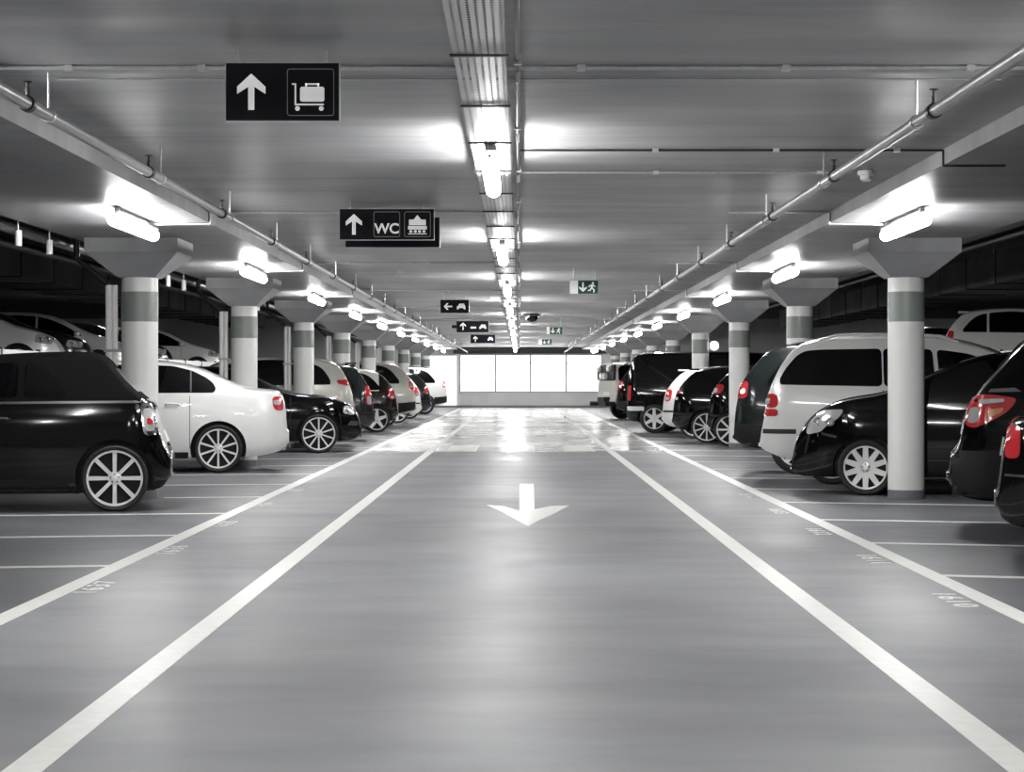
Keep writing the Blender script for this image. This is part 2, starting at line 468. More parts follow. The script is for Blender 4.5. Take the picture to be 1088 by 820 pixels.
MB().lathe([(.2, 0), (.2, -.05), (.17, -.06)], 'z', 24).build('base', 'dark_metal', t, True)
MB().lathe([(.15, -.06), (.14, -.12), (.1, -.17), (.01, -.2)], 'z', 24).build('dome', 'glass', t, True)

# ------------------------------------------------------------------ hanging signs
def text_mesh(body, size, name, bold=0.0):
    cu = bpy.data.curves.new(name, 'FONT'); cu.body = body; cu.size = size; cu.align_x = 'CENTER'; cu.align_y = 'CENTER'
    cu.extrude = .0015; cu.offset = bold
    o = bpy.data.objects.new(name, cu); COL.objects.link(o)
    dg = bpy.context.evaluated_depsgraph_get()
    me = bpy.data.meshes.new_from_object(o.evaluated_get(dg))
    bpy.data.objects.remove(o); bpy.data.curves.remove(cu)
    me.name = name
    return me

def sign_base(label, px0, px1, py0, py1, d, name='hanging_sign', face='sign', thick=.05):
    k = d / FPX
    x0, x1 = (px0 - 552) * k, (px1 - 552) * k
    za, zb = EYE + (405 - py0) * k, EYE + (405 - py1) * k
    w_, h_ = x1 - x0, za - zb
    t = thing(name, label, 'sign', ((x0 + x1) / 2, d, (za + zb) / 2), 0, 'hanging signs')
    MB().box(-w_ / 2, w_ / 2, 0, thick, -h_ / 2, h_ / 2).build('panel', face, t)
    f = MB(); e = .004
    f.box(-w_ / 2 - e, w_ / 2 + e, .003, thick - .003, h_ / 2, h_ / 2 + e).box(-w_ / 2 - e, w_ / 2 + e, .003, thick - .003, -h_ / 2 - e, -h_ / 2)
    f.box(-w_ / 2 - e, -w_ / 2, .003, thick - .003, -h_ / 2, h_ / 2).box(w_ / 2, w_ / 2 + e, .003, thick - .003, -h_ / 2, h_ / 2)
    f.build('edge_frame', 'galv', t)
    top = ZC - (za + zb) / 2
    for s in (-1, 1):
        MB().tube((s * w_ * .39, thick / 2, h_ / 2 - .02), (s * w_ * .39, thick / 2, top), .004, 8).box(s * w_ * .39 - .008, s * w_ * .39 + .008, thick / 2 - .008, thick / 2 + .008, h_ / 2, h_ / 2 + .014).build('hanger', 'galv', t)
    return t, w_, h_
FN = lambda cx, cz, s=1.0: (lambda u, v, d: (cx + u * s, -.003 + d, cz + v * s))
def arrow_poly(h):
    a = h / 2; w_ = h * .39; th = h * .085
    return [(-th, -a), (th, -a), (th, a - .36 * h), (w_, a - .56 * h), (w_, a - .36 * h), (0, a), (-w_, a - .36 * h), (-w_, a - .56 * h), (-th, a - .36 * h)]
def round_rect(w_, h_, r, n=5):
    pts = []
    for cx, cy, a0 in ((w_ / 2 - r, h_ / 2 - r, 0), (-w_ / 2 + r, h_ / 2 - r, 90), (-w_ / 2 + r, -h_ / 2 + r, 180), (w_ / 2 - r, -h_ / 2 + r, 270)):
        for i in range(n + 1):
            a = math.radians(a0 + 90 * i / n); pts.append((cx + r * math.cos(a), cy + r * math.sin(a)))
    return pts
def ring(mb, w_, h_, r, th, cx, cz):
    o = round_rect(w_, h_, r); i_ = round_rect(w_ - 2 * th, h_ - 2 * th, max(.001, r - th)); n = len(o)
    vs = [(cx + u, -.003, cz + v) for u, v in o] + [(cx + u, -.003, cz + v) for u, v in i_] + [(cx + u, .001, cz + v) for u, v in o] + [(cx + u, .001, cz + v) for u, v in i_]
    fs = []
    for k in range(n):
        j = (k + 1) % n
        fs += [(k, j, n + j, n + k), (2 * n + k, 2 * n + j, j, k), (3 * n + j, 3 * n + k, n + k, n + j)]
    return mb.add(vs, fs)
def circle(r, n=16): return [(r * math.cos(2 * PI * i / n), r * math.sin(2 * PI * i / n)) for i in range(n)]

def arrow(t, cx, cz, h, rot=0):
    P = arrow_poly(h); c_, s_ = math.cos(rot), math.sin(rot)
    MB().prism([(u * c_ - v * s_, u * s_ + v * c_) for u, v in P], FN(cx, cz), .004).build('arrow', 'sign_white', t)
def trolley(t, cx, cz, s):
    m_ = MB(); F = FN(cx, cz, s)
    m_.prism(round_rect(.56, .34, .05), lambda u, v, d: F(u + .07, v + .02, d), .004)
    ringp = [(-.06, .19), (.06, .19), (.06, .27), (-.06, .27)]
    for a in ([(-.09, .18), (-.05, .18), (-.05, .27), (-.09, .27)], [(.19, .18), (.23, .18), (.23, .27), (.19, .27)], [(-.09, .235), (.23, .235), (.23, .27), (-.09, .27)]):
        m_.prism(a, lambda u, v, d: F(u, v, d), .004)
    m_.prism([(-.3, .27), (-.3, -.2), (.34, -.2), (.34, -.235), (-.335, -.235), (-.335, .24), (-.4, .24), (-.4, .27)], F, .004)
    for x in (-.27, .28): m_.prism(circle(.055), lambda u, v, d, x=x: F(u + x, v - .31, d), .004)
    m_.build('trolley_symbol', 'sign_white', t)

t, w_, h_ = sign_base('black sign with white up arrow and luggage trolley symbol, nearest the camera', 240, 360, 67, 128, 9.2)
k = 9.2 / FPX
arrow(t, (267 - 300) * k, (97.5 - 97.5) * k, 38.5 * k)
trolley(t, (328.5 - 300) * k, (97.5 - 101) * k, 46 * k)
ring(MB(), 50 * k, 50 * k, 3 * k, .7 * k, (330 - 300) * k, (97.5 - 98) * k).build('symbol_border', 'sign_grey', t)
t, w_, h_ = sign_base('black sign with up arrow, WC lettering and cashpoint symbol', 361, 461, 222, 254.5, 16.8)
k = 16.8 / FPX
arrow(t, (376 - 411) * k, 0, 22 * k)
ring(MB(), 28 * k, 27 * k, 2 * k, .6 * k, 0, 0).build('symbol_border', 'sign_grey', t)
ring(MB(), 28 * k, 27 * k, 2 * k, .6 * k, (443.5 - 411) * k, 0).build('symbol_border', 'sign_grey', t)
me = text_mesh('WC', 15 * k, 'lettering', .0025); me.materials.clear(); me.materials.append(M['sign_white'])
o = link('lettering', me, t); o.rotation_euler = (PI / 2, 0, 0); o.location = (0, -.002, -5 * k)
m_ = MB(); F = FN((443.5 - 411) * k, 0, k)
m_.prism([(-9, 5), (-9, -1), (9, -1), (9, 5), (4, 5), (0, 10), (-4, 5)], F, .004)
m_.prism([(-10, -1.8), (10, -1.8), (10, -5.5), (-10, -5.5)], F, .004)
for x in (-7, -2.2, 2.2, 7): m_.prism(circle(1.6, 10), lambda u, v, d, x=x: F(u + x, v - 7.6, d), .004)
m_.prism([(-10, -9.8), (10, -9.8), (10, -10.6), (-10, -10.6)], F, .004)
m_.build('counter_symbol', 'sign_white', t)
sign_base('plain black sign hanging right behind the WC sign, mostly hidden', 367, 467, 231, 262.5, 17.8)
t, w_, h_ = sign_base('small black sign with left arrow and car symbol, third group from the camera', 468, 498, 318.5, 332.5, 34.5)
k = 34.5 / FPX
arrow(t, -7 * k, 0, 9 * k, PI / 2)
def car_symbol(t, cx, cz, k):
    MB().prism([(-4.5, -3), (-4.5, 0), (-3.2, .6), (-2, 3), (3, 3), (4, .6), (4.5, 0), (4.5, -3), (3, -3), (2, -1.6), (-2, -1.6), (-3, -3)], FN(cx, cz, k), .004).build('car_symbol', 'sign_white', t)
car_symbol(t, 7 * k, 0, k)
t, w_, h_ = sign_base('black sign with arrow and symbols further down the aisle, fourth group', 485, 519, 341, 353, 47.5)
k = 47.5 / FPX
arrow(t, -10 * k, .5 * k, 8 * k)
MB().prism(round_rect(6, 2, .5), FN(1 * k, -1 * k, k), .004).build('lettering', 'sign_white', t)
car_symbol(t, 11 * k, 0, .8 * k)
MB().box(-(502 - 480) * k, -17 * k, 0, .05, -1.5 * k, 1.5 * k).build('side_lamp', 'sign', t)
t, w_, h_ = sign_base('farthest small black arrow sign, close to the end wall', 500, 526, 355.5, 364.5, 62)
k = 62 / FPX
arrow(t, -8 * k, 0, 6 * k)
car_symbol(t, 8 * k, 0, .6 * k)

def exit_sign(label, px0, px1, py0, py1, d, split):
    t, w_, h_ = sign_base(label, px0, px1, py0, py1, d, 'exit_sign', 'green', .06)
    k = d / FPX; u0 = -w_ / 2
    ws = (split - px0) * k
    MB().box(u0, u0 + ws, -.004, .001, -h_ / 2, h_ / 2).build('light_panel', 'sign_white', t)
    cw = w_ - ws; c0 = u0 + ws
    arrow(t, c0 + cw * .25, 0, h_ * .72, PI)
    m_ = MB(); F = FN(c0 + cw * .7, 0, h_)
    m_.prism(circle(.09, 12), lambda u, v, d: F(u + .06, v + .3, d), .004)
    for P in ([(-.06, .2), (.1, .2), (.04, -.08), (-.1, -.06)], [(.08, .2), (.26, .08), (.22, .02), (.06, .1)], [(-.06, .2), (-.24, .12), (-.26, .0), (-.2, -.02), (-.16, .08), (-.05, .1)],
              [(-.04, -.06), (.06, -.06), (.2, -.2), (.16, -.42), (.09, -.42), (.1, -.22)], [(-.1, -.05), (.0, -.05), (-.1, -.26), (-.32, -.3), (-.32, -.22), (-.17, -.18)]):
        m_.prism(P, F, .004)
    m_.build('running_figure', 'sign_white', t)
exit_sign('green exit sign with down arrow and running figure, nearest on the right', 606, 635.5, 298, 312, 27, 614)
exit_sign('green exit sign further down the aisle, second of three', 581, 597.5, 347.5, 355, 48, 584)
exit_sign('pale exit sign near the end wall, farthest of three', 572, 586, 360.5, 366, 64, 576)

# ------------------------------------------------------------------ floor markings
def flat(name, polys, label, cat='floor marking', m_='paint', group=None, h=.002):
    cx = sum(p[0] for P in polys for p in P) / sum(len(P) for P in polys); cy = sum(p[1] for P in polys for p in P) / sum(len(P) for P in polys)
    mb = MB()
    for P in polys: mb.prism([(u - cx, v - cy) for u, v in P], lambda u, v, d: (u, v, h - d), h)
    o = mb.build(name, m_); o.location = (cx, cy, 0)
    return tag(o, label, cat, group)
def strip(x0, x1, y0, y1): return [(x0, y0), (x1, y0), (x1, y1), (x0, y1)]
for X, lb in ((-1.53, 'wide white lane line on the left edge of the driving lane'), (1.565, 'wide white lane line on the right edge of the driving lane'),
              (-2.615, 'wide white line along the fronts of the left bays'), (2.555, 'wide white line along the fronts of the right bays')):
    flat('lane_line', [strip(X - .062, X + .062, .5, YE - 4)], lb, group='long lane lines')
def slant(x0, x1, y, hw_, ang):
    t_ = math.tan(ang)
    return [(x0, y - hw_), (x1, y - hw_ - abs(x1 - x0) * t_), (x1, y + hw_ - abs(x1 - x0) * t_), (x0, y + hw_)]
AL, AR = math.radians(8.5), math.radians(14)      # the bays slant a little, more on the right
for k in range(14):
    flat('bay_line', [slant(-2.68, -3.66 if k % 3 == 0 and k else -7.5, 12.85 + 2.55 * k, .055, AL)], 'thin white bay divider on the left, %s from the camera' % ORD[k], group='bay dividers left', h=.0022)
    flat('bay_line', [slant(2.62, 7.5, 12.2 + 2.47 * k, .055, AR)], 'thin white bay divider on the right, %s from the camera' % ORD[k], group='bay dividers right', h=.0022)
def img(px, py):
    d = FPX * EYE / (py - 405); return ((px - 552) * d / FPX, d)
# arrow towards the camera with swept head
A = [img(552, 514), img(567, 514), img(568, 541), img(586, 537.5), img(605, 537), img(590, 545), img(572, 553), img(561, 559), img(549, 552.5), img(534, 544), img(517, 536.5), img(536, 538), img(552, 543)]
flat('lane_arrow', [A], 'white arrow painted on the driving lane pointing at the camera')
for a, b_, lb in ((474, 506, 'left'), (538, 569, 'middle'), (600, 633, 'right')):
    p = img(a, 479.5); q = img(b_, 473.5)
    flat('give_way_dash', [strip(p[0], (b_ - 552) * p[1] / FPX, p[1], q[1])], '%s white block of the dashed stop line across the lane' % lb, group='stop line blocks')
for k in range(5):
    for sx, base, st, X, rz, num in ((-1, 11.5, 2.55, -2.46, PI / 2, '1637'), (1, 10.85, 2.47, 2.38, -PI / 2, '1610')):
        txt = str(int(num) + (k if sx > 0 else -k))
        t = thing('bay_number', 'worn white bay number beside the %s bay line, %s from the camera' % ('left' if sx < 0 else 'right', ORD[k]), 'floor marking', (X, base + st * k, .0018), rz, 'painted bay numbers')
        for i, ch in enumerate(txt):
            me = text_mesh(ch, .30, 'digit', .004); me.materials.clear(); me.materials.append(M['paint_old'])
            o = link('digit', me, t); o.location = ((i - 1.5) * .185, 0, 0); o.scale = (1, .62, 1)

# ------------------------------------------------------------------ pipes and ducts in the dark bays
def run(name, label, X, z, r, m_, y0=12, y1=85, straps=0):
    t = thing(name, label, 'pipe', (X, 0, z))
    MB().tube((0, y0, 0), (0, y1, 0), r, 16).build('pipe', m_, t, True)
    for i in range(straps):
        for q in (-2.2, -1.0):
            y = D1 + SP * i + q
            MB().tube((r + .02, y, -.02), (r + .02, y, -.16), .032, 12).tube((r + .02, y, -.02), (r + .02, y, ZL + .1 - z), .006, 8).build('hanging_socket', 'pipe_white', t, True)
run('service_pipe', 'dark service pipe with white hanging sockets outside the left columns', -4.66, 2.60, .05, 'dark_metal', straps=4)
run('service_pipe', 'thick dark pipe over the left bays', -5.6, 3.2, .12, 'pipe')
run('service_pipe', 'thin dark pipe over the left bays', -6.3, 2.9, .06, 'dark_metal')
run('service_pipe', 'thick grey pipe over the right bays', 5.8, 3.1, .1, 'pipe')
run('service_pipe', 'thin dark pipe over the right bays', 5.2, 2.75, .04, 'dark_metal')
def duct(label, sx, x0, x1, zb, zt, y0, y1):
    t = thing('air_duct', label, 'duct', (sx * (x0 + x1) / 2, (y0 + y1) / 2, zb), 0, 'air ducts')
    hw_, hl = (x1 - x0) / 2, (y1 - y0) / 2
    MB().box(-hw_, hw_, -hl, hl, 0, zt - zb).build('casing', 'dark_conc', t)
    for i in range(int(2 * hl // 2.5)):
        y = -hl + 1.2 + 2.5 * i
        MB().box(-hw_ - .02, hw_ + .02, y - .02, y + .02, -.02, zt - zb + .02).build('flange', 'dark_metal', t)
    for i in range(4):
        y = -hl + 2 + i * (2 * hl - 4) / 3
        for s in (-1, 1): MB().tube((s * hw_ * .9, y, zt - zb), (s * hw_ * .9, y, ZH - zb), .008, 6).build('hanger', 'galv', t)
duct('dark rectangular air duct over the left raised deck', -1, 9.0, 10.4, 3.1, 3.7, 22, 70)
duct('dark rectangular air duct over the right raised deck', 1, 9.2, 10.6, 3.1, 3.7, 22, 70)
def rail(label, sx):
    t = thing('guard_rail', label, 'guard rail', (sx * (XD + .15), 0, ZD), 0, 'guard rails')
    MB().box(-.02, .02, 14, 80, .35, .47).build('rail', 'galv', t)
    for i in range(27):
        y = 14.3 + 2.5 * i
        MB().box(-.03, .03, y - .04, y + .04, 0, .5).build('post', 'dark_metal', t)
rail('low steel guard rail on the edge of the left raised deck', -1)
rail('low steel guard rail on the edge of the right raised deck', 1)
t = thing('globe_lamp', 'round white globe lamp on the right flank of the fourth right column', 'lamp', (3.97 + .185, 20.3 + 7.7 * 3, 1.98))
g = MB()
g.lathe([(max(.002, .1 * math.sin(PI * i / 12)), -.1 * math.cos(PI * i / 12)) for i in range(13)], 'z', 20, (.12, 0, 0)).build('globe', 'globe', t, True)
MB().tube((0, 0, 0), (.05, 0, 0), .04, 12).build('bracket', 'galv', t, True)
t = thing('wall_lamp', 'round white lamp on the dark beam over the end glazing', 'lamp', (3.35, YE - .3, 2.6))
MB().lathe([(max(.002, .13 * math.sin(PI * i / 12)), -.13 * math.cos(PI * i / 12)) for i in range(13)], 'z', 20, (0, -.13, 0)).build('globe', 'globe', t, True)
MB().tube((0, 0, 0), (0, -.05, 0), .05, 12).build('bracket', 'galv', t, True)

# ------------------------------------------------------------------ cars
# local frame: x = 0 at the rear end, +x towards the nose, y = half widths, z up from the ground
def chaikin(P, it=2, closed=False):
    P = [tuple(p) for p in P]
    for _ in range(it):
        Q = [] if closed else [P[0]]
        n = len(P)
        for i in range(n if closed else n - 1):
            a, b_ = P[i], P[(i + 1) % n]
            Q.append((.75 * a[0] + .25 * b_[0], .75 * a[1] + .25 * b_[1])); Q.append((.25 * a[0] + .75 * b_[0], .25 * a[1] + .75 * b_[1]))
        if not closed: Q.append(P[-1])
        P = Q
    return P
def clip(P, nx, ny, c):
    """keep the part of polygon P with nx*x+ny*y <= c"""
    out = []
    for i in range(len(P)):
        a, b_ = P[i], P[(i + 1) % len(P)]
        da, db = nx * a[0] + ny * a[1] - c, nx * b_[0] + ny * b_[1] - c
        if da <= 0: out.append(a)
        if (da < 0 < db) or (db < 0 < da):
            t_ = da / (da - db); out.append((a[0] + t_ * (b_[0] - a[0]), a[1] + t_ * (b_[1] - a[1])))
    return out

def fillet(P, r=.06, n=4):
    out = []
    m_ = len(P)
    for i in range(m_):
        a, b_, c_ = Vector(P[i - 1]), Vector(P[i]), Vector(P[(i + 1) % m_])
        d = min(r, .45 * (a - b_).length, .45 * (c_ - b_).length)
        p, q = b_ + (a - b_).normalized() * d, b_ + (c_ - b_).normalized() * d
        for k in range(n + 1):
            t_ = k / n
            v = p * (1 - t_) ** 2 + b_ * 2 * t_ * (1 - t_) + q * t_ ** 2
            out.append((v.x, v.y))
    return out
class Shape:
    def __init__(s, sp):
        s.L, s.W = sp['L'], sp['W']
        tp = np.array(chaikin(sp['top'])); bt = np.array(chaikin(sp['bottom'], 2))
        s.tx, s.tz = tp[:, 0], tp[:, 1]; s.bx, s.bz = bt[:, 0], bt[:, 1]
        be = np.array(sp['belt']); s.ex, s.ez = be[:, 0], be[:, 1]
        s.tumble = sp.get('tumble', .34); s.crown = sp.get('crown', .065)
        s.rr, s.rf = sp.get('round_rear', .5), sp.get('round_front', .75)
        s.kr, s.kf = sp.get('taper_rear', .2), sp.get('taper_front', .32)
        s.cache = {}
    def zt(s, x): return float(np.interp(x, s.tx, s.tz))
    def zb(s, x): return float(np.interp(x, s.bx, s.bz))
    def belt(s, x): return float(np.interp(x, s.ex, s.ez))
    def w(s, x):
        v = s.W
        if x < s.rr: v *= 1 - s.kr * ((s.rr - max(0, x)) / s.rr) ** 2.6
        if x > s.L - s.rf: v *= 1 - s.kf * ((min(s.L, x) - s.L + s.rf) / s.rf) ** 2.4
        return v
    def sec(s, x):
        key = round(x, 4)
        if key in s.cache: return s.cache[key]
        x = min(max(x, 0), s.L)
        zt, zb, w_ = s.zt(x), s.zb(x), s.w(x)
        cr = min(s.crown, (zt - zb) * .22)
        zs = min(s.belt(x), zt - cr - .015)
        zs = max(zs, zb + (zt - zb) * .45)
        zr = max(zt - cr, zs + .004)
        P = [(0, zb), (.55 * w_, zb), (.86 * w_, zb + .004)]
        h = zs - zb
        for f, g in ((.0, .93), (.06, .962), (.16, .982), (.3, .995), (.45, 1.0), (.6, .999), (.75, .994), (.88, .985), (1.0, .968)):
            P.append((g * w_, zb + .006 + (h - .006) * f))
        y0 = .968 * w_; hr = zr - zs
        for f in (.12, .3, .5, .7, .86, 1.0):
            P.append((y0 - s.tumble * hr * (f * .86 + .14 * f * f), zs + hr * f))
        yr = y0 - s.tumble * hr
        for i in range(1, 10):
            a = PI / 2 * i / 9
            P.append((yr * max(0, math.cos(a)) ** .62, zr + (zt - zr) * math.sin(a) ** .85))
        P[-1] = (0, zt)
        A = np.array(P)
        A[:, 1] = np.maximum.accumulate(A[:, 1] + np.arange(len(P)) * 1e-6)
        s.cache[key] = A
        return A
    def side(s, x, z):
        A = s.sec(x)[3:]
        return float(np.interp(z, A[:, 1], A[:, 0]))
    def T(s, x, y):
        A = s.sec(x)[9:]
        ys, zs = A[::-1, 0], A[::-1, 1]
        if y > ys[-1]: return -1.0 if y > ys[-1] + .02 else zs[-1]
        return float(np.interp(y, ys, zs))
    def end(s, y, z, front):
        y = abs(y)
        lo, hi = 0.0, s.L * .62
        X = (lambda q: s.L - q) if front else (lambda q: q)
        inside = lambda q: (s.T(X(q), y) >= z) or (s.zb(X(q)) <= z <= s.zt(X(q)) and s.side(X(q), z) >= y)
        for _ in range(40):
            if inside(0): return X(0)
            if any(inside(q_) for q_ in np.arange(.03, hi, .06)): break
            y *= .95
        q = 0
        while q < hi and not inside(q): q += .03
        a, b_ = max(0, q - .03), q
        for _ in range(14):
            m_ = (a + b_) / 2
            if inside(m_): b_ = m_
            else: a = m_
        return X(b_)

def tidy(me):
    bm = bmesh.new(); bm.from_mesh(me)
    bmesh.ops.remove_doubles(bm, verts=bm.verts, dist=.0006)
    bmesh.ops.recalc_face_normals(bm, faces=bm.faces)
    bm.to_mesh(me); bm.free()

def patch(sh, poly, mode, cell=.05, eps=.004, thick=.014, mirror=False, smooth_it=2):
    """Panel lying on the car's surface: mode side (x,z), rear/front (y,z). Returns an MB."""
    P = fillet(poly, .03 * smooth_it) if smooth_it else poly
    us = [p[0] for p in P]; vs = [p[1] for p in P]
    nu = max(1, int((max(us) - min(us)) / cell)); nv = max(1, int((max(vs) - min(vs)) / cell))
    def pos(u, v):
        if mode == 'side': return Vector((u, sh.side(u, v), v))
        return Vector((sh.end(u, v, mode == 'front'), u, v))
    def nor(u, v):
        d = .012
        if mode == 'side':
            a = (sh.side(u + d, v) - sh.side(u - d, v)) / (2 * d); b_ = (sh.side(u, v + d) - sh.side(u, v - d)) / (2 * d)
            return Vector((-a, 1, -b_)).normalized()
        f = mode == 'front'
        a = (sh.end(u + d, v, f) - sh.end(u - d, v, f)) / (2 * d); b_ = (sh.end(u, v + d, f) - sh.end(u, v - d, f)) / (2 * d)
        n = Vector((1, -a, -b_)).normalized()
        return n if f else -n
    ids = {}; V = []; N = []; F = []
    def vid(u, v):
        k = (round(u, 4), round(v, 4))
        if k not in ids:
            ids[k] = len(V); n = nor(u, v); V.append(pos(u, v) + n * eps); N.append(n)
        return ids[k]
    u0, v0 = min(us), min(vs); du = (max(us) - u0) / nu; dv = (max(vs) - v0) / nv
    for i in range(nu):
        Q = clip(clip(P, 1, 0, u0 + du * (i + 1)), -1, 0, -(u0 + du * i))
        if len(Q) < 3: continue
        for j in range(nv):
            R = clip(clip(Q, 0, 1, v0 + dv * (j + 1)), 0, -1, -(v0 + dv * j))
            f = []
            for u, v in R:
                k = vid(u, v)
                if k not in f: f.append(k)
            if len(f) >= 3: F.append(tuple(f))
    E = {}
    for f in F:
        for a, b_ in zip(f, f[1:] + f[:1]):
            k = (min(a, b_), max(a, b_)); E[k] = E.get(k, 0) + 1
    n0 = len(V); inn = {}
    for (a, b_), c in list(E.items()):
        if c == 1:
            for q in (a, b_):
                if q not in inn: inn[q] = len(V); V.append(V[q] - N[q] * thick)
            F.append((a, b_, inn[b_], inn[a]))
    mb = MB(); mb.add(V, F)
    if mirror: mb.v = [(x, -y, z) for x, y, z in mb.v]
    return mb

def wheel_meshes(R, RR, n, style, key):
    t = MB()
    t.lathe([(RR * .98, -.16), (R * .9, -.2), (R * .985, -.19), (R, -.16), (R, -.04), (R * .985, -.012), (R * .93, 0), (RR * 1.02, -.008), (RR * .985, -.02)], 'y', 40, close=True)
    tyre = t.mesh('wheel', 'rubber', True)
    r = MB()
    r.lathe([(RR * .93, -.03), (RR * .94, -.006), (RR * 1.0, -.004), (RR * 1.01, -.012), (RR * .98, -.16), (RR * .93, -.16)], 'y', 40, close=True)
    hub = .06
    r.lathe([(.002, -.012), (hub * .55, -.012), (hub, -.022), (hub * 1.05, -.06)], 'y', 20)
    def spoke(a, w0, w1):
        c, s_ = math.cos(a), math.sin(a)
        pts = []
        for rad, wd, y in ((hub * .7, w0, -.02), (RR * .95, w1, -.012)):
            for e in (-1, 1):
                for dy in (0, -.03):
                    x_, z_ = rad, e * wd
                    pts.append((x_ * c - z_ * s_, y + dy, x_ * s_ + z_ * c))
        r.add(pts, [(0, 2, 6, 4), (1, 5, 7, 3), (0, 4, 5, 1), (2, 3, 7, 6), (0, 1, 3, 2), (4, 6, 7, 5)])
    for i in range(n):
        a = 2 * PI * i / n + PI / 2
        if style == 'twin':
            for d in (-.13, .13): spoke(a + d, .010, .014)
        elif style == 'wide': spoke(a, .034, .026)
        elif style == 'fine': spoke(a, .011, .014)
        elif style == 'star': spoke(a, .045, .03)
        else: spoke(a, .016, .019)
    r.cur = 1
    r.lathe([(.002, -.075), (RR * .95, -.075), (RR * .95, -.085), (.002, -.085)], 'y', 32)
    for i in range(5):
        a = 2 * PI * i / 5 + .3
        r.lathe([(.007, -.021), (.007, -.009), (.002, -.008)], 'y', 8, (hub * .62 * math.cos(a), 0, hub * .62 * math.sin(a)))
    return tyre, r.mesh('rim', ['rim', 'rim_dark'], True, angle=30)

def make_car(sp, label, group=None):
    sh = Shape(sp); L, W = sh.L, sh.W
    root = thing(sp.get('name', 'car'), label, sp.get('name', 'car'), (0, 0, 0), 0, group)
    # stations by arc length along the top outline
    seg = np.hypot(np.diff(sh.tx), np.diff(sh.tz) * .8); cum = np.concatenate([[0], np.cumsum(seg)])
    xs = np.interp(np.linspace(0, cum[-1], 84), cum, sh.tx)
    xs = np.unique(np.round(np.concatenate([xs, np.linspace(0, .5, 9), np.linspace(L - .7, L, 11)]), 4))
    xs = xs[np.concatenate([[True], np.diff(xs) > .004])]
    V = []; F = []; n = len(sh.sec(1.0)); m_ = 2 * n - 2
    rings = [(x, sh.sec(x), 1.0) for x in xs]
    def shrink(A, k):
        c = (A[:, 1].min() + A[:, 1].max()) / 2
        return np.stack([A[:, 0] * k, c + (A[:, 1] - c) * k], 1)
    rings = [(xs[0] - .022, shrink(sh.sec(xs[0]), .9), 1)] + [(xs[0] - .012, shrink(sh.sec(xs[0]), .97), 1)] + rings + [(xs[-1] + .012, shrink(sh.sec(xs[-1]), .97), 1), (xs[-1] + .022, shrink(sh.sec(xs[-1]), .9), 1)]
    for x, A, _ in rings:
        for i in range(n): V.append((x, A[i, 0], A[i, 1]))
        for i in range(n - 2, 0, -1): V.append((x, -A[i, 0], A[i, 1]))
    for k in range(len(rings) - 1):
        for i in range(m_):
            F.append((k * m_ + i, k * m_ + (i + 1) % m_, (k + 1) * m_ + (i + 1) % m_, (k + 1) * m_ + i))
    F.append(tuple(range(m_))); F.append(tuple(range((len(rings) - 1) * m_, len(rings) * m_))[::-1])
    b = MB(); b.add(V, F)
    me = b.mesh('body', [sp['paint'], 'black'])
    body = link('body', me)
    R = sp['R']; wx = sp['wheels']
    cut = MB()
    for x in wx:
        for s_ in (-1, 1):
            ra = R + .05
            cut.tube((x, s_ * (W - .27), R), (x, s_ * (W + .2), R), ra, 40)
    cme = cut.mesh('cutter', 'black'); co = link('cutter', cme)
    md = body.modifiers.new('arch', 'BOOLEAN'); md.operation = 'DIFFERENCE'; md.object = co; md.solver = 'EXACT'; md.material_mode = 'TRANSFER'
    dg = bpy.context.evaluated_depsgraph_get(); dg.update()
    nm = bpy.data.meshes.new_from_object(body.evaluated_get(dg))
    body.modifiers.clear(); body.data = nm; nm.name = 'body'
    bpy.data.objects.remove(co)
    if 'roof_split' in sp:
        xa, xb, mm = sp['roof_split']
        bm = bmesh.new(); bm.from_mesh(nm)
        sel = [f for f in bm.faces if f.calc_center_median().z > sh.belt(f.calc_center_median().x) + .008 and xa < f.calc_center_median().x < xb]
        b2 = bm.copy(); idx = {f.index for f in sel}
        bmesh.ops.delete(bm, geom=sel, context='FACES')
        b2.faces.ensure_lookup_table()
        bmesh.ops.delete(b2, geom=[f for f in b2.faces if f.index not in idx], context='FACES')
        rm = bpy.data.meshes.new('soft_top'); b2.to_mesh(rm); b2.free(); bm.to_mesh(nm); bm.free()
        rm.materials.clear(); rm.materials.append(M[mm]); shade(rm, 50)
        ro = link('soft_top' if mm == 'fabric' else 'roof', rm, root); ro['label'] = 'black fabric folding roof' if mm == 'fabric' else 'roof painted pale as lamp reflection'
    shade(nm, 38)
    body.parent = root
    body.name = 'body'
    # windows
    def both(name, poly, m__, lab=None, cell=.05, parent=None, eps=.004, sides=(False, True), it=2):
        out = []
        for mi in sides:
            mb = patch(sh, poly, 'side', cell, eps, mirror=mi, smooth_it=it)
            if not mb.f: continue
            o = mb.build(name, m__, parent or root, True, angle=50)
            if lab: o['label'] = lab
            out.append(o)
        return out
    wins = sp.get('windows')
    if wins is None:
        xa, xb = sp['glass_span']; pr, pf = sp.get('pillars', (.22, .12))
        xg = np.linspace(xa, xb, 50)
        up = [min(sh.zt(max(0, x - pr)), sh.zt(x + pf), sh.zt(x)) - sh.crown - .012 for x in xg]
        lo = [sh.belt(x) + .025 for x in xg]
        keep = [(x, l, u) for x, l, u in zip(xg, lo, up) if u > l + .03]
        poly = [(x, l) for x, l, u in keep] + [(x, u) for x, l, u in keep][::-1]
        wins = []
        cuts = [keep[0][0] - .1] + list(sp.get('posts', [])) + [keep[-1][0] + .1]
        for a, b_ in zip(cuts[:-1], cuts[1:]):
            Q = clip(clip(poly, 1, 0, b_ - .025), -1, 0, -(a + .025))
            if len(Q) > 2: wins.append(Q)
    for Q in wins:
        both('side_window', Q, 'glass', it=1 if len(Q) > 12 else 2)
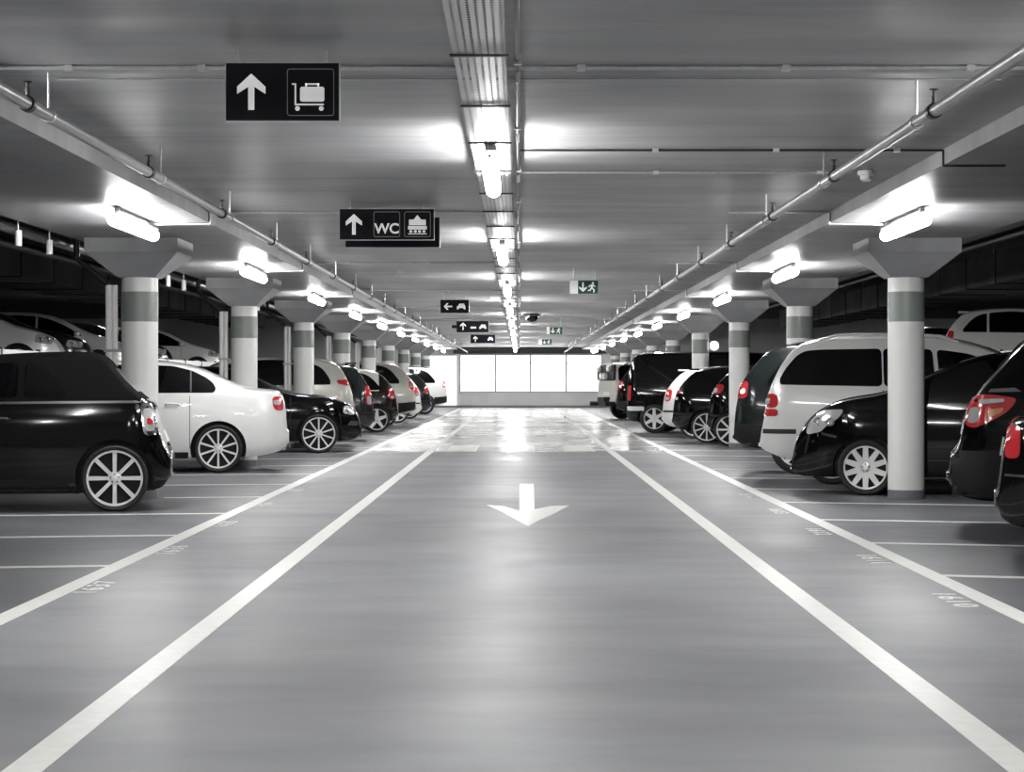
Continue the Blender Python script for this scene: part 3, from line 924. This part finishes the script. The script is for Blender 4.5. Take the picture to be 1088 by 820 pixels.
    for nm_, mode in (('rear_window', 'rear'), ('windscreen', 'front')):
        if nm_ in sp:
            za, zb_, ya, yb = sp[nm_]
            patch(sh, [(-ya, za), (0, za), (ya, za), (yb, zb_), (0, zb_), (-yb, zb_)], mode, .08, .004, smooth_it=1).build(nm_, 'glass', root, True, angle=50)
    for qi, Q in enumerate(sp.get('tail', [])):
        for o in both('tail_light', Q[0], Q[1] if len(Q) > 1 else 'red', cell=.03, eps=.008 + .005 * qi): o['label'] = {'red': 'red tail light', 'clear': 'clear lamp lens', 'amber': 'amber lamp lens', 'chrome': 'chrome light surround'}[Q[1] if len(Q) > 1 else 'red']
    for Q in sp.get('head', []):
        for o in both('headlight', Q, 'clear', cell=.03, eps=.008):
            o['label'] = 'clear headlight'
            cx = sum(p[0] for p in Q) / len(Q); cz = sum(p[1] for p in Q) / len(Q)
            s_ = 1 if o.data.vertices[0].co.y > 0 else -1
            for dx in (-.07, .06):
                y = sh.side(cx + dx, cz + dx * .0)
                bl = MB().lathe([(.042, -.02), (.046, .012), (.034, .018), (.03, .008), (.004, .002)], 'y', 16, (cx + dx, 0, cz))
                bl.v = [(x_, s_ * (y + y_), z_) for x_, y_, z_ in bl.v]
                bl.build('lamp_ring', 'chrome', o, True)
    for Q, mm, nm_ in sp.get('trim', []):
        both(nm_, Q, mm, cell=.06, eps=.006, it=0)
    for x in sp.get('seams', []):
        top = min(sh.belt(x), sh.zt(x) - sh.crown - .03)
        both('door_gap', [(x - .004, .32), (x + .004, .32), (x + .004, top), (x - .004, top)], 'black', eps=.0015, it=0, cell=.1)
    for x, z in sp.get('handles', []):
        for s_ in (-1, 1):
            y = sh.side(x, z)
            hb = MB()
            for i in range(6):
                pass
            pts = [(x - .09, s_ * y, z), (x - .07, s_ * (y + .028), z + .004), (x, s_ * (y + .034), z + .006), (x + .07, s_ * (y + .028), z + .004), (x + .09, s_ * y, z)]
            hb.path(pts, .011, 8).build('door_handle', sp.get('handle_mat', sp['paint']), root, True)
    if 'mirror' in sp:
        x, z = sp['mirror']
        for s_ in (-1, 1):
            y = sh.side(x, z)
            q = MB()
            q.lathe([(max(.003, math.sin(PI * i / 10)), -math.cos(PI * i / 10)) for i in range(11)], 'y', 16)
            q.v = [(x + .07 * a, s_ * (y + .12 + .105 * b_), z + .04 + .068 * c) for a, b_, c in q.v]
            q.tube((x + .02, s_ * (y - .02), z - .01), (x, s_ * (y + .06), z + .02), .02, 8)
            mo = q.build('wing_mirror', sp.get('mirror_mat', sp['paint']), root, True)
    def end_box(name, mode, y0, y1, za, zb_, mm, lab=None):
        o = patch(sh, [(y0, za), (y1, za), (y1, zb_), (y0, zb_)], mode, .06, .012, .03, smooth_it=0).build(name, mm, root, True)
        if lab: o['label'] = lab
    if 'rear_plate' in sp: end_box('number_plate', 'rear', -.26, .26, sp['rear_plate'], sp['rear_plate'] + .11, 'plate', 'pale rear number plate')
    if 'front_plate' in sp: end_box('number_plate', 'front', -.26, .26, sp['front_plate'], sp['front_plate'] + .11, 'plate', 'pale front number plate')
    for nm_, mode, y0, y1, za, zb_, mm in sp.get('ends', []): end_box(nm_, mode, y0, y1, za, zb_, mm)
    if sp.get('rails'):
        xa, xb = sp['rails']
        for s_ in (-1, 1):
            pts = []
            for x in np.linspace(xa, xb, 9):
                A = sh.sec(x); j = len(A) - 8
                pts.append((x, s_ * A[j, 0], A[j, 1] + (.04 if xa < x < xb else .0)))
            MB().path(pts, .016, 8).build('roof_rail', sp.get('rail_mat', 'dark_metal'), root, True)
    if sp.get('spoiler'):
        xa, z = sp['spoiler']
        MB().box(xa - .1, xa + .12, -W * .62, W * .62, z - .015, z + .02).build('roof_spoiler', sp['paint'], root)
    if sp.get('exhaust'):
        MB().tube((.02, W * .5, .3), (.3, W * .5, .3), .035, 12).build('exhaust_pipe', 'chrome', root, True)
    # wheels
    ty, ri = wheel_meshes(R, sp['RR'], sp['spokes'][0], sp['spokes'][1], label)
    for x in wx:
        for s_ in (1, -1):
            o = link('wheel', ty, root)
            o.location = (x, s_ * (W - .012), R)
            o.rotation_euler = (0, 0, 0 if s_ > 0 else PI)
            q = link('rim', ri, o); q['label'] = 'silver alloy rim'
    return root

def put(car, X, d_near, sp, side, facing, slant_=None):
    """The end facing the aisle stands at X; the visible wheel keeps its distance while the car slants with its bay."""
    W, L = sp['W'], sp['L']
    a = (AL if side == 'L' else AR) if slant_ is None else slant_
    xw = sp['wheels'][0] if facing == 'rear' else sp['wheels'][1]
    over = xw if facing == 'rear' else L - xw
    P = Vector((X - over if side == 'L' else X + over, d_near))
    rz = {('L', 'rear'): PI + a, ('L', 'nose'): a, ('R', 'rear'): -a, ('R', 'nose'): PI - a}[(side, facing)]
    p = Vector((xw, W if abs(rz) > 2 else -W))
    q = Vector((p.x * math.cos(rz) - p.y * math.sin(rz), p.x * math.sin(rz) + p.y * math.cos(rz)))
    car.location.x, car.location.y = P.x - q.x, P.y - q.y
    car.rotation_euler.z = rz

MINI = dict(L=3.7, W=.85, paint='p_black', R=.308, RR=.255, wheels=(.49, 2.96), spokes=(8, 'single'), belt=[(0, 1.03), (3.7, 1.0)],
    top=[(0, .53), (.02, .6), (.07, .7), (.12, .88), (.17, 1.0), (.25, 1.06), (.41, 1.2), (.52, 1.34), (.62, 1.46), (.78, 1.485), (1.3, 1.475), (1.9, 1.43), (2.2, 1.32), (2.62, 1.05), (3.0, .97), (3.45, .88), (3.62, .72), (3.7, .5)],
    bottom=[(0, .3), (.05, .21), (.2, .17), (.5, .16), (3.3, .17), (3.6, .25), (3.7, .35)], round_rear=.4, taper_rear=.16,
    windows=[[(.93, 1.05), (.93, 1.1), (1.02, 1.22), (1.14, 1.33), (1.3, 1.37), (1.31, 1.05)], [(1.36, 1.05), (1.36, 1.37), (1.75, 1.36), (2.0, 1.28), (2.3, 1.05)]],
    roof_split=(.2, 2.0, 'fabric'), windscreen=(1.08, 1.36, .62, .52), rear_window=(1.1, 1.32, .42, .36),
    tail=[[[(.1, .70), (.23, .70), (.26, 1.0), (.17, 1.0)], 'chrome'], [[(.13, .74), (.22, .74), (.235, .95), (.165, .95)], 'clear'], [[(.15, .80), (.2, .80), (.205, .86), (.165, .86)]]],
    head=[[(3.2, .7), (3.4, .7), (3.42, .86), (3.24, .88)]],
    trim=[([(.25, 1.0), (2.5, .985), (2.5, 1.005), (.25, 1.022)], 'chrome', 'belt_strip'), ([(.9, .19), (2.5, .19), (2.5, .30), (.9, .30)], 'grey_plastic', 'sill')],
    ends=[('rear_bumper_strip', 'rear', -.6, .6, .46, .52, 'chrome')], rear_plate=.62, handles=[(1.52, .86)], handle_mat='chrome', mirror=(2.3, 1.02), exhaust=True)
BMW = dict(L=4.58, W=.89, paint='p_silver', R=.315, RR=.258, wheels=(.91, 3.67), spokes=(10, 'fine'), belt=[(0, .98), (.9, 1.02), (4.5, .95)],
    top=[(0, .56), (.015, .75), (.04, 1.0), (.1, 1.085), (.43, 1.11), (.68, 1.17), (.96, 1.315), (1.25, 1.42), (1.57, 1.475), (1.94, 1.5), (2.4, 1.49), (2.75, 1.42), (3.4, 1.04), (3.9, .98), (4.35, .86), (4.52, .7), (4.58, .45)],
    bottom=[(0, .36), (.08, .27), (.4, .2), (.9, .185), (4.1, .185), (4.5, .25), (4.58, .35)], round_rear=.55,
    windows=[[(.97, 1.05), (.94, 1.1), (.97, 1.17), (1.06, 1.245), (1.25, 1.34), (1.5, 1.4), (1.9, 1.42), (1.95, 1.045)], [(2.0, 1.045), (1.98, 1.42), (2.4, 1.41), (2.7, 1.32), (3.05, 1.06)]],
    windscreen=(1.08, 1.4, .66, .55), rear_window=(1.19, 1.42, .6, .5),
    tail=[[[(.06, .8), (.19, .83), (.21, 1.0), (.07, 1.0)]], [[(.1, .88), (.19, .89), (.2, .95), (.1, .95)], 'clear']],
    head=[[(4.1, .68), (4.4, .64), (4.42, .76), (4.14, .82)]], seams=[1.28, 2.62], handles=[(1.5, .9), (2.3, .89)], mirror=(2.95, 1.0),
    trim=[([(1.3, .19), (3.2, .19), (3.2, .27), (1.3, .27)], 'black', 'sill'), ([(1.258, 1.06), (1.276, 1.06), (1.276, 1.34), (1.258, 1.33)], 'chrome', 'window_post')],
    rear_plate=.72, exhaust=True)
BLACKBMW = dict(L=4.75, W=.91, paint='p_black', R=.325, RR=.272, wheels=(1.0, 4.02), spokes=(10, 'fine'), belt=[(0, .95), (4.75, .93)],
    top=[(0, .55), (.03, .9), (.12, 1.04), (.6, 1.08), (1.3, 1.36), (1.9, 1.45), (2.4, 1.45), (2.85, 1.36), (3.4, 1.07), (3.8, 1.0), (4.2, .955), (4.47, .865), (4.6, .79), (4.69, .68), (4.735, .5), (4.75, .38)],
    bottom=[(0, .36), (.1, .27), (.4, .2), (4.3, .19), (4.55, .2), (4.68, .24), (4.75, .32)], round_front=.85, glass_span=(.9, 3.3), posts=[1.7, 2.55],
    windscreen=(1.1, 1.36, .66, .56), rear_window=(1.12, 1.36, .62, .52),
    head=[[(4.42, .66), (4.6, .63), (4.66, .68), (4.62, .76), (4.44, .8)]], tail=[[[(.05, .8), (.3, .82), (.3, .95), (.07, .96)]]],
    trim=[([(4.5, .46), (4.68, .45), (4.69, .52), (4.56, .54)], 'chrome', 'fog_lamp'), ([(1.4, .2), (3.5, .2), (3.5, .26), (1.4, .26)], 'black', 'sill')],
    ends=[('kidney_grille', 'front', -.3, -.04, .56, .72, 'chrome'), ('kidney_grille', 'front', .04, .3, .56, .72, 'chrome'), ('lower_grille', 'front', -.5, .5, .26, .4, 'black')], front_plate=.43, seams=[2.6, 3.55], handles=[(1.9, .88), (2.75, .87)], mirror=(3.2, .98))
C3 = dict(L=4.0, W=.85, paint='p_black', R=.292, RR=.228, wheels=(.62, 3.2), spokes=(10, 'wide'), belt=[(0, .98), (4.0, .93)],
    top=[(0, .5), (.03, .8), (.1, 1.0), (.25, 1.2), (.5, 1.42), (.8, 1.5), (1.3, 1.53), (1.9, 1.51), (2.3, 1.4), (2.95, 1.1), (3.4, 1.035), (3.56, .985), (3.72, .905), (3.84, .8), (3.92, .67), (3.98, .53), (4.0, .3)],
    bottom=[(0, .36), (.1, .27), (.4, .2), (3.6, .18), (3.85, .18), (3.95, .2), (4.0, .24)], glass_span=(.25, 2.95), posts=[1.0, 1.9], pillars=(.2, .1),
    windscreen=(1.14, 1.42, .62, .52), rear_window=(1.05, 1.4, .56, .48),
    head=[[(3.84, .63), (3.8, .77), (3.65, .895), (3.42, .905), (3.47, .82), (3.62, .72), (3.67, .665)]], tail=[[[(.08, .8), (.2, .8), (.26, 1.1), (.15, 1.1)]]],
    trim=[([(3.5, .60), (3.66, .635), (3.66, .66), (3.5, .625)], 'chrome', 'indicator')],
    ends=[('grille_bar', 'front', -.42, .42, .60, .62, 'chrome'), ('grille_bar', 'front', -.5, .5, .54, .555, 'chrome'), ('lower_grille', 'front', -.5, .5, .25, .38, 'grey_plastic')], front_plate=.32,
    seams=[1.9, 2.85], handles=[(2.1, .82)], handle_mat='chrome', mirror=(2.75, .98), mirror_mat='p_dark')
SHARAN = dict(L=4.65, W=.9, paint='p_silver', R=.32, RR=.25, wheels=(.86, 3.7), spokes=(6, 'star'), belt=[(0, 1.12), (4.65, 1.06)], tumble=.27,
    top=[(0, .48), (.02, .65), (.06, .82), (.09, 1.03), (.13, 1.15), (.2, 1.32), (.29, 1.48), (.4, 1.61), (.54, 1.69), (.75, 1.73), (1.1, 1.75), (2.0, 1.74), (2.4, 1.68), (2.8, 1.54), (3.3, 1.25), (3.7, 1.05), (4.2, .93), (4.5, .76), (4.62, .6), (4.65, .4)],
    bottom=[(0, .42), (.1, .36), (.4, .26), (.9, .2), (4.1, .2), (4.5, .26), (4.65, .36)], round_rear=.4,
    windows=[[(.26, 1.16), (.25, 1.22), (.31, 1.34), (.44, 1.5), (.54, 1.555), (.7, 1.57), (1.42, 1.58), (1.44, 1.14)], [(1.46, 1.14), (1.44, 1.58), (2.0, 1.57), (2.05, 1.12)], [(2.1, 1.12), (2.05, 1.57), (2.4, 1.52), (2.75, 1.4), (3.2, 1.12)]],
    windscreen=(1.12, 1.6, .68, .55), rear_window=(1.15, 1.58, .6, .5),
    tail=[[[(.07, .89), (.235, .89), (.235, 1.05), (.1, 1.06)]], [[(.06, .79), (.235, .79), (.235, .875), (.065, .875)]], [[(.09, .93), (.14, .93), (.15, 1.0), (.1, 1.0)], 'clear']],
    head=[[(4.1, .68), (4.45, .66), (4.47, .78), (4.14, .84)]], seams=[1.45, 2.6],
    trim=[([(.05, .585), (.45, .585), (.45, .64), (.05, .64)], 'black', 'bumper_strip'), ([(1.25, .59), (3.25, .59), (3.25, .635), (1.25, .635)], 'black', 'rub_strip')],
    rails=(.7, 2.3), rail_mat='p_silver', rear_plate=.68, handles=[(1.62, .98), (2.5, .97)], mirror=(3.1, 1.08), mirror_mat='black')
SUV = dict(L=4.5, W=.91, paint='p_dark', R=.35, RR=.25, wheels=(.85, 3.6), spokes=(5, 'star'), belt=[(0, 1.12), (4.5, 1.06)], tumble=.3,
    top=[(0, .5), (.01, .68), (.03, .9), (.07, 1.05), (.1, 1.2), (.24, 1.39), (.38, 1.56), (.53, 1.66), (.75, 1.71), (1.2, 1.73), (2.2, 1.71), (2.6, 1.58), (3.2, 1.18), (3.5, 1.1), (4.1, 1.0), (4.4, .85), (4.48, .65), (4.5, .45)],
    bottom=[(0, .44), (.1, .38), (.4, .3), (4.1, .28), (4.4, .34), (4.5, .42)], round_rear=.35, glass_span=(.3, 3.1), posts=[1.2, 2.1], pillars=(.3, .12),
    windscreen=(1.2, 1.6, .66, .55), rear_window=(1.22, 1.6, .6, .5), tail=[[[(.06, .97), (.2, .98), (.22, 1.2), (.12, 1.2)]], [[(.1, 1.04), (.17, 1.04), (.18, 1.1), (.12, 1.1)], 'clear']],
    head=[[(4.0, .78), (4.35, .74), (4.38, .86), (4.05, .93)]], seams=[1.3, 2.5], rails=(.7, 2.3), rear_plate=.75, handles=[(1.5, 1.0), (2.35, .99)], mirror=(3.0, 1.1),
    trim=[([(.03, .44), (.5, .36), (.5, .62), (.03, .66)], 'grey_plastic', 'bumper_skirt'), ([(1.3, .31), (3.15, .31), (3.15, .42), (1.3, .42)], 'grey_plastic', 'sill')])
NEARSUV = dict(L=4.4, W=.9, paint='p_black', R=.345, RR=.25, wheels=(.8, 3.5), spokes=(5, 'star'), belt=[(0, 1.1), (4.4, 1.05)], tumble=.3,
    top=[(0, .5), (.005, .62), (.02, .69), (.075, .72), (.1, .84), (.13, 1.0), (.2, 1.1), (.3, 1.23), (.43, 1.38), (.53, 1.5), (.62, 1.57), (.85, 1.63), (1.3, 1.66), (2.1, 1.64), (2.5, 1.53), (3.1, 1.16), (3.5, 1.07), (4.0, .98), (4.3, .83), (4.38, .65), (4.4, .45)],
    bottom=[(0, .42), (.06, .3), (.4, .26), (4.0, .26), (4.3, .32), (4.4, .42)], round_rear=.35, glass_span=(.35, 3.0), posts=[1.2, 2.05], pillars=(.28, .12),
    windscreen=(1.18, 1.54, .66, .55), rear_window=(1.14, 1.5, .6, .5),
    tail=[[[(.13, .86), (.2, .84), (.3, .885), (.44, .96), (.53, 1.07), (.3, 1.1), (.2, 1.09), (.15, 1.0)]], [[(.15, .88), (.22, .88), (.24, 1.0), (.17, 1.0)], 'clear'], [[(.3, .92), (.4, .96), (.42, 1.0), (.3, .98)], 'amber'], [[(.24, 1.02), (.42, 1.04), (.42, 1.065), (.24, 1.06)], 'clear']],
    head=[[(3.9, .76), (4.25, .72), (4.28, .84), (3.95, .91)]], seams=[1.3, 2.45], rails=(.8, 2.2), rail_mat='chrome', rear_plate=.78,
    trim=[([(.03, .32), (.42, .3), (.42, .67), (.03, .665)], 'grey_plastic', 'bumper_skirt'), ([(.3, 1.115), (.55, 1.12), (.5, 1.15), (.32, 1.14)], 'chrome', 'window_trim')],
    handles=[(1.5, .98), (2.3, .97)], mirror=(2.95, 1.08))
SEDAN = dict(L=4.6, W=.89, paint='p_black', R=.315, RR=.25, wheels=(.98, 3.7), spokes=(5, 'twin'), belt=[(0, .93), (4.6, .93)],
    top=[(0, .5), (.01, .62), (.035, .8), (.07, .92), (.13, .975), (.6, 1.02), (.9, 1.1), (1.4, 1.35), (1.9, 1.43), (2.5, 1.42), (2.9, 1.3), (3.4, 1.04), (3.9, .97), (4.35, .84), (4.54, .68), (4.6, .45)],
    bottom=[(0, .36), (.04, .27), (.3, .22), (.98, .19), (4.1, .19), (4.5, .25), (4.6, .36)], round_rear=.4, glass_span=(.9, 3.3), posts=[1.75, 2.6],
    windscreen=(1.08, 1.34, .66, .55), rear_window=(1.08, 1.34, .6, .5),
    tail=[[[(.05, .70), (.14, .7), (.15, .91), (.07, .91)]]], head=[[(4.1, .66), (4.42, .63), (4.44, .74), (4.14, .8)]],
    trim=[([(.05, .585), (.5, .57), (.5, .582), (.05, .6)], 'chrome', 'bumper_strip')], seams=[1.75, 2.65], rear_plate=.7, handles=[(1.95, .85), (2.8, .85)], mirror=(3.1, .98), exhaust=True)
HATCH = dict(L=4.0, W=.86, paint='p_black', R=.31, RR=.245, wheels=(.7, 3.2), spokes=(6, 'star'), belt=[(0, .98), (4.0, .92)],
    top=[(0, .5), (.02, .75), (.06, .95), (.14, 1.1), (.3, 1.3), (.45, 1.42), (.65, 1.48), (1.2, 1.52), (1.9, 1.5), (2.4, 1.38), (2.95, 1.06), (3.2, .99), (3.6, .89), (3.85, .75), (3.96, .58), (4.0, .42)],
    bottom=[(0, .38), (.1, .28), (.4, .21), (3.6, .2), (3.9, .26), (4.0, .36)], round_rear=.4, glass_span=(.2, 3.0), posts=[.95, 1.85], pillars=(.26, .1),
    windscreen=(1.1, 1.4, .62, .52), rear_window=(1.08, 1.4, .56, .48), tail=[[[(.07, .78), (.2, .78), (.25, 1.02), (.13, 1.04)]], [[(.09, .8), (.18, .8), (.19, .86), (.1, .86)], 'clear']],
    head=[[(3.5, .68), (3.82, .64), (3.84, .76), (3.54, .85)]], seams=[1.85, 2.75], rear_plate=.7, front_plate=.4, handles=[(2.05, .85)], mirror=(2.75, .98),
    trim=[([(.04, .55), (.4, .55), (.4, .59), (.04, .59)], 'grey_plastic', 'bumper_strip')], spoiler=(.42, 1.43))
VAN = dict(name='van', L=4.8, W=.95, paint='p_black', R=.34, RR=.24, wheels=(.68, 3.75), spokes=(6, 'star'), belt=[(0, 1.15), (4.8, 1.05)], tumble=.2,
    top=[(0, .5), (.01, .9), (.03, 1.3), (.08, 1.62), (.16, 1.8), (.35, 1.87), (.9, 1.9), (3.2, 1.87), (3.5, 1.78), (4.1, 1.22), (4.5, 1.06), (4.72, .85), (4.8, .5)],
    bottom=[(0, .36), (.1, .28), (.4, .24), (4.4, .24), (4.7, .3), (4.8, .38)], round_rear=.3, glass_span=(.15, 4.2), posts=[1.6, 3.0], pillars=(.1, .12),
    windscreen=(1.2, 1.76, .72, .62), rear_window=(1.2, 1.72, .66, .6), tail=[[[(.05, .75), (.13, .75), (.14, 1.1), (.07, 1.1)]]], head=[[(4.3, .75), (4.65, .7), (4.67, .84), (4.35, .92)]],
    seams=[1.6, 3.0], rear_plate=.7, handles=[(1.8, 1.0), (3.2, 1.0)], mirror=(3.9, 1.15), trim=[([(.03, .52), (.45, .52), (.45, .62), (.03, .62)], 'p_silver', 'bumper_strip')])
OFFROAD = dict(L=4.2, W=.86, paint='p_beige', R=.38, RR=.22, wheels=(.8, 3.3), spokes=(6, 'star'), belt=[(0, 1.2), (4.2, 1.12)], tumble=.14,
    top=[(0, .62), (.005, .9), (.015, 1.3), (.03, 1.6), (.08, 1.74), (.25, 1.79), (1.0, 1.8), (2.0, 1.79), (2.3, 1.72), (2.6, 1.22), (3.0, 1.14), (3.9, 1.08), (4.15, .95), (4.2, .6)],
    bottom=[(0, .55), (.1, .46), (.4, .42), (4.0, .42), (4.2, .5)], round_rear=.2, taper_rear=.06, round_front=.3, taper_front=.1, glass_span=(.1, 2.5), posts=[.9, 1.7], pillars=(.05, .1),
    windscreen=(1.24, 1.64, .66, .6), rear_window=(1.22, 1.66, .62, .58), tail=[[[(.04, .8), (.14, .8), (.14, .95), (.04, .95)]]], head=[[(3.9, .8), (4.1, .8), (4.1, .95), (3.9, .95)]],
    seams=[.9, 1.75], rear_plate=.75, handles=[(1.1, 1.05), (1.95, 1.05)], mirror=(2.4, 1.2), rails=(.3, 2.0))
def V(base, **k): d = dict(base); d.update(k); return d

def add(sp, label, X, d, side, facing, z=0.0, group=None):
    c = make_car(sp, label, group)
    c.location.z = z
    put(c, X, d, sp, side, facing)
    return c

# left row
add(MINI, 'black convertible with fabric roof and eight-spoke wheels, nearest car on the left', -3.23, 18.15, 'L', 'rear')
add(BMW, 'silver saloon with ten-spoke wheels parked behind the nearest left column', -3.045, 25.95, 'L', 'rear')
add(BLACKBMW, 'black saloon parked nose out, beside the silver saloon on the left', -2.62, 33.0, 'L', 'nose')
add(V(SUV, paint='p_beige', top=[(0, .5), (.01, .7), (.05, .95), (.1, 1.12), (.17, 1.3), (.27, 1.46), (.36, 1.55), (.6, 1.63), (1.2, 1.68), (2.2, 1.66), (2.6, 1.54), (3.2, 1.16), (3.5, 1.08), (4.1, .98), (4.4, .82), (4.48, .62), (4.5, .45)], rails=None,
      tail=[[[(.08, 1.1), (.34, 1.16), (.36, 1.22), (.14, 1.24)]]], R=.32), 'beige silver people carrier behind the nose-out black saloon', -3.0, 36.3, 'L', 'rear')
add(V(HATCH, paint='p_dark', top=[(0, .5), (.02, .8), (.05, 1.0), (.16, 1.2), (.28, 1.4), (.42, 1.53), (.7, 1.57), (1.2, 1.58), (1.9, 1.55), (2.4, 1.4), (2.95, 1.06), (3.2, .99), (3.6, .89), (3.85, .75), (3.96, .58), (4.0, .42)],
      spoiler=(.45, 1.56), tail=[[[(.05, .72), (.17, .72), (.2, 1.1), (.1, 1.1)]], [[(.07, .74), (.15, .74), (.16, .9), (.08, .9)], 'clear']]), 'dark teal hatchback with tall red lights, behind the beige people carrier', -2.9, 39.6, 'L', 'rear')
add(V(HATCH, paint='p_brown', roof_split=(.45, 2.3, 'p_white'), spokes=(5, 'star'), wheels=(.5, 3.2)), 'dark brown hatchback, lamp reflection painted as pale roof, star wheel, mid row on the left', -2.83, 46.2, 'L', 'rear')  # white roof colour stands in for lamps reflected on dark paint
add(V(SUV, paint='p_beige', R=.31, rails=None), 'beige estate car with red corner lights beyond the brown hatchback', -2.72, 52.5, 'L', 'rear')
add(V(HATCH, paint='p_white'), 'white hatchback near the far end of the left row', -2.78, 56.4, 'L', 'rear')
add(V(HATCH, paint='p_dark', spokes=(5, 'twin')), 'dark hatchback between white hatchback and last silver car, left row', -2.8, 63.0, 'L', 'rear')
add(V(SUV, paint='p_silver'), 'silver off-roader with black bumper, last car of the left row', -2.58, 71.5, 'L', 'rear')
# right row
add(SEDAN, 'black saloon tail at the right picture edge, nearest car on the right', 3.05, 12.5, 'R', 'rear')
add(NEARSUV, 'black off-roader with large red tail light, second car on the right', 3.27, 15.0, 'R', 'rear')
add(C3, 'black hatchback parked nose out behind the nearest right column', 2.83, 20.75, 'R', 'nose')
add(SHARAN, 'silver people carrier with roof rails beyond the nose-out hatchback', 2.77, 23.0, 'R', 'rear')
add(SUV, 'dark grey off-roader standing behind the silver people carrier', 2.73, 25.5, 'R', 'rear')
add(V(HATCH, paint='p_black', wheels=(.45, 2.95), L=3.7, W=.84, spokes=(8, 'single'), RR=.26, tail=[[[(.06, .98), (.3, .98), (.34, 1.14), (.12, 1.14)]], [[(.1, 1.0), (.2, 1.0), (.22, 1.08), (.12, 1.08)], 'clear']], belt=[(0, 1.02), (4.0, .95)]), 'small black hatchback with bright red light, partly behind the third right column', 3.42, 36.3, 'R', 'rear')
add(V(HATCH, paint='p_black', spokes=(10, 'fine'), RR=.265, tail=[[[(.03, .93), (.16, .95), (.2, 1.06), (.08, 1.06)]], [[(.05, .84), (.14, .84), (.14, .9), (.05, .9)], 'clear']]), 'black hatchback with ten-spoke wheel just left of the third right column', 2.93, 38.4, 'R', 'rear')
add(V(HATCH, paint='p_silver'), 'small silver hatchback between black hatchback and tall black van', 2.93, 41.2, 'R', 'rear')
add(VAN, 'tall black van with six-spoke wheel in the right row', 2.42, 45.6, 'R', 'rear')
add(V(SUV, paint='p_black'), 'black off-roader between the tall van and the last off-roader, right row', 2.66, 55.5, 'R', 'rear')
c = add(OFFROAD, 'beige off-roader with roof lamps and tow bumper, last of the right row', 2.98, 62.0, 'R', 'rear')
put(c, 2.98, 62.0, OFFROAD, 'R', 'rear', math.radians(-18))
MB().box(-.3, .1, -.7, .7, .42, .56).box(-.2, .1, -.3, .3, .56, .7).tube((-.3, 0, .49), (-.55, 0, .49), .05, 10).build('tow_bumper', 'black', c)
for y in (-.45, .45, -.1, .2):
    MB().lathe([(.02, -.12), (.1, -.1), (.11, -.02), (.1, 0)], 'x', 16, (-.04, y, 1.60 if abs(y) > .3 else 1.36)).build('work_lamp', 'white_plastic', c, True)
MB().box(-.045, .03, -.76, .76, 1.24, 1.72).build('rear_panel', 'black', c)
# cars on the raised half-storey decks: one built, the rest copied
base_l = {}
def deck(sp, label, X, y, side, facing, group):
    c = make_car(sp, label, group); c.location.z = ZD
    put(c, X, y, sp, side, facing)
    return c
def deck_copy(src, label, dx, dy):
    c = copy_tree(src); c.location.x += dx; c.location.y += dy; c['label'] = label
    return c
a = deck(V(HATCH, paint='p_silver'), 'silver hatchback facing out on the raised left deck, nearest', -8.6, 37, 'L', 'nose', 'cars on the left deck')
deck_copy(a, 'silver hatchback facing out on the raised left deck, middle', -.1, 7.5)
deck_copy(a, 'silver hatchback facing out on the raised left deck, far', .1, 20)
b = deck(V(SEDAN, paint='p_dark'), 'dark saloon facing out on the raised left deck, nearest', -8.7, 40, 'L', 'nose', 'dark cars on the left deck')
deck_copy(b, 'dark saloon facing out on the raised left deck, farther', 0, 9.5)
a = deck(V(HATCH, paint='p_white'), 'white hatchback on the raised right deck, seen above the nearest right cars', 9.0, 42, 'R', 'rear', 'cars on the right deck')
deck_copy(a, 'white hatchback on the raised right deck, at the right picture edge', .9, -4.2)
b = deck(V(SEDAN, paint='p_dark'), 'dark saloon on the raised right deck behind the third right column', 8.7, 46, 'R', 'nose', 'dark cars on the right deck')
deck_copy(b, 'dark saloon on the raised right deck, farther along', 0, 8)
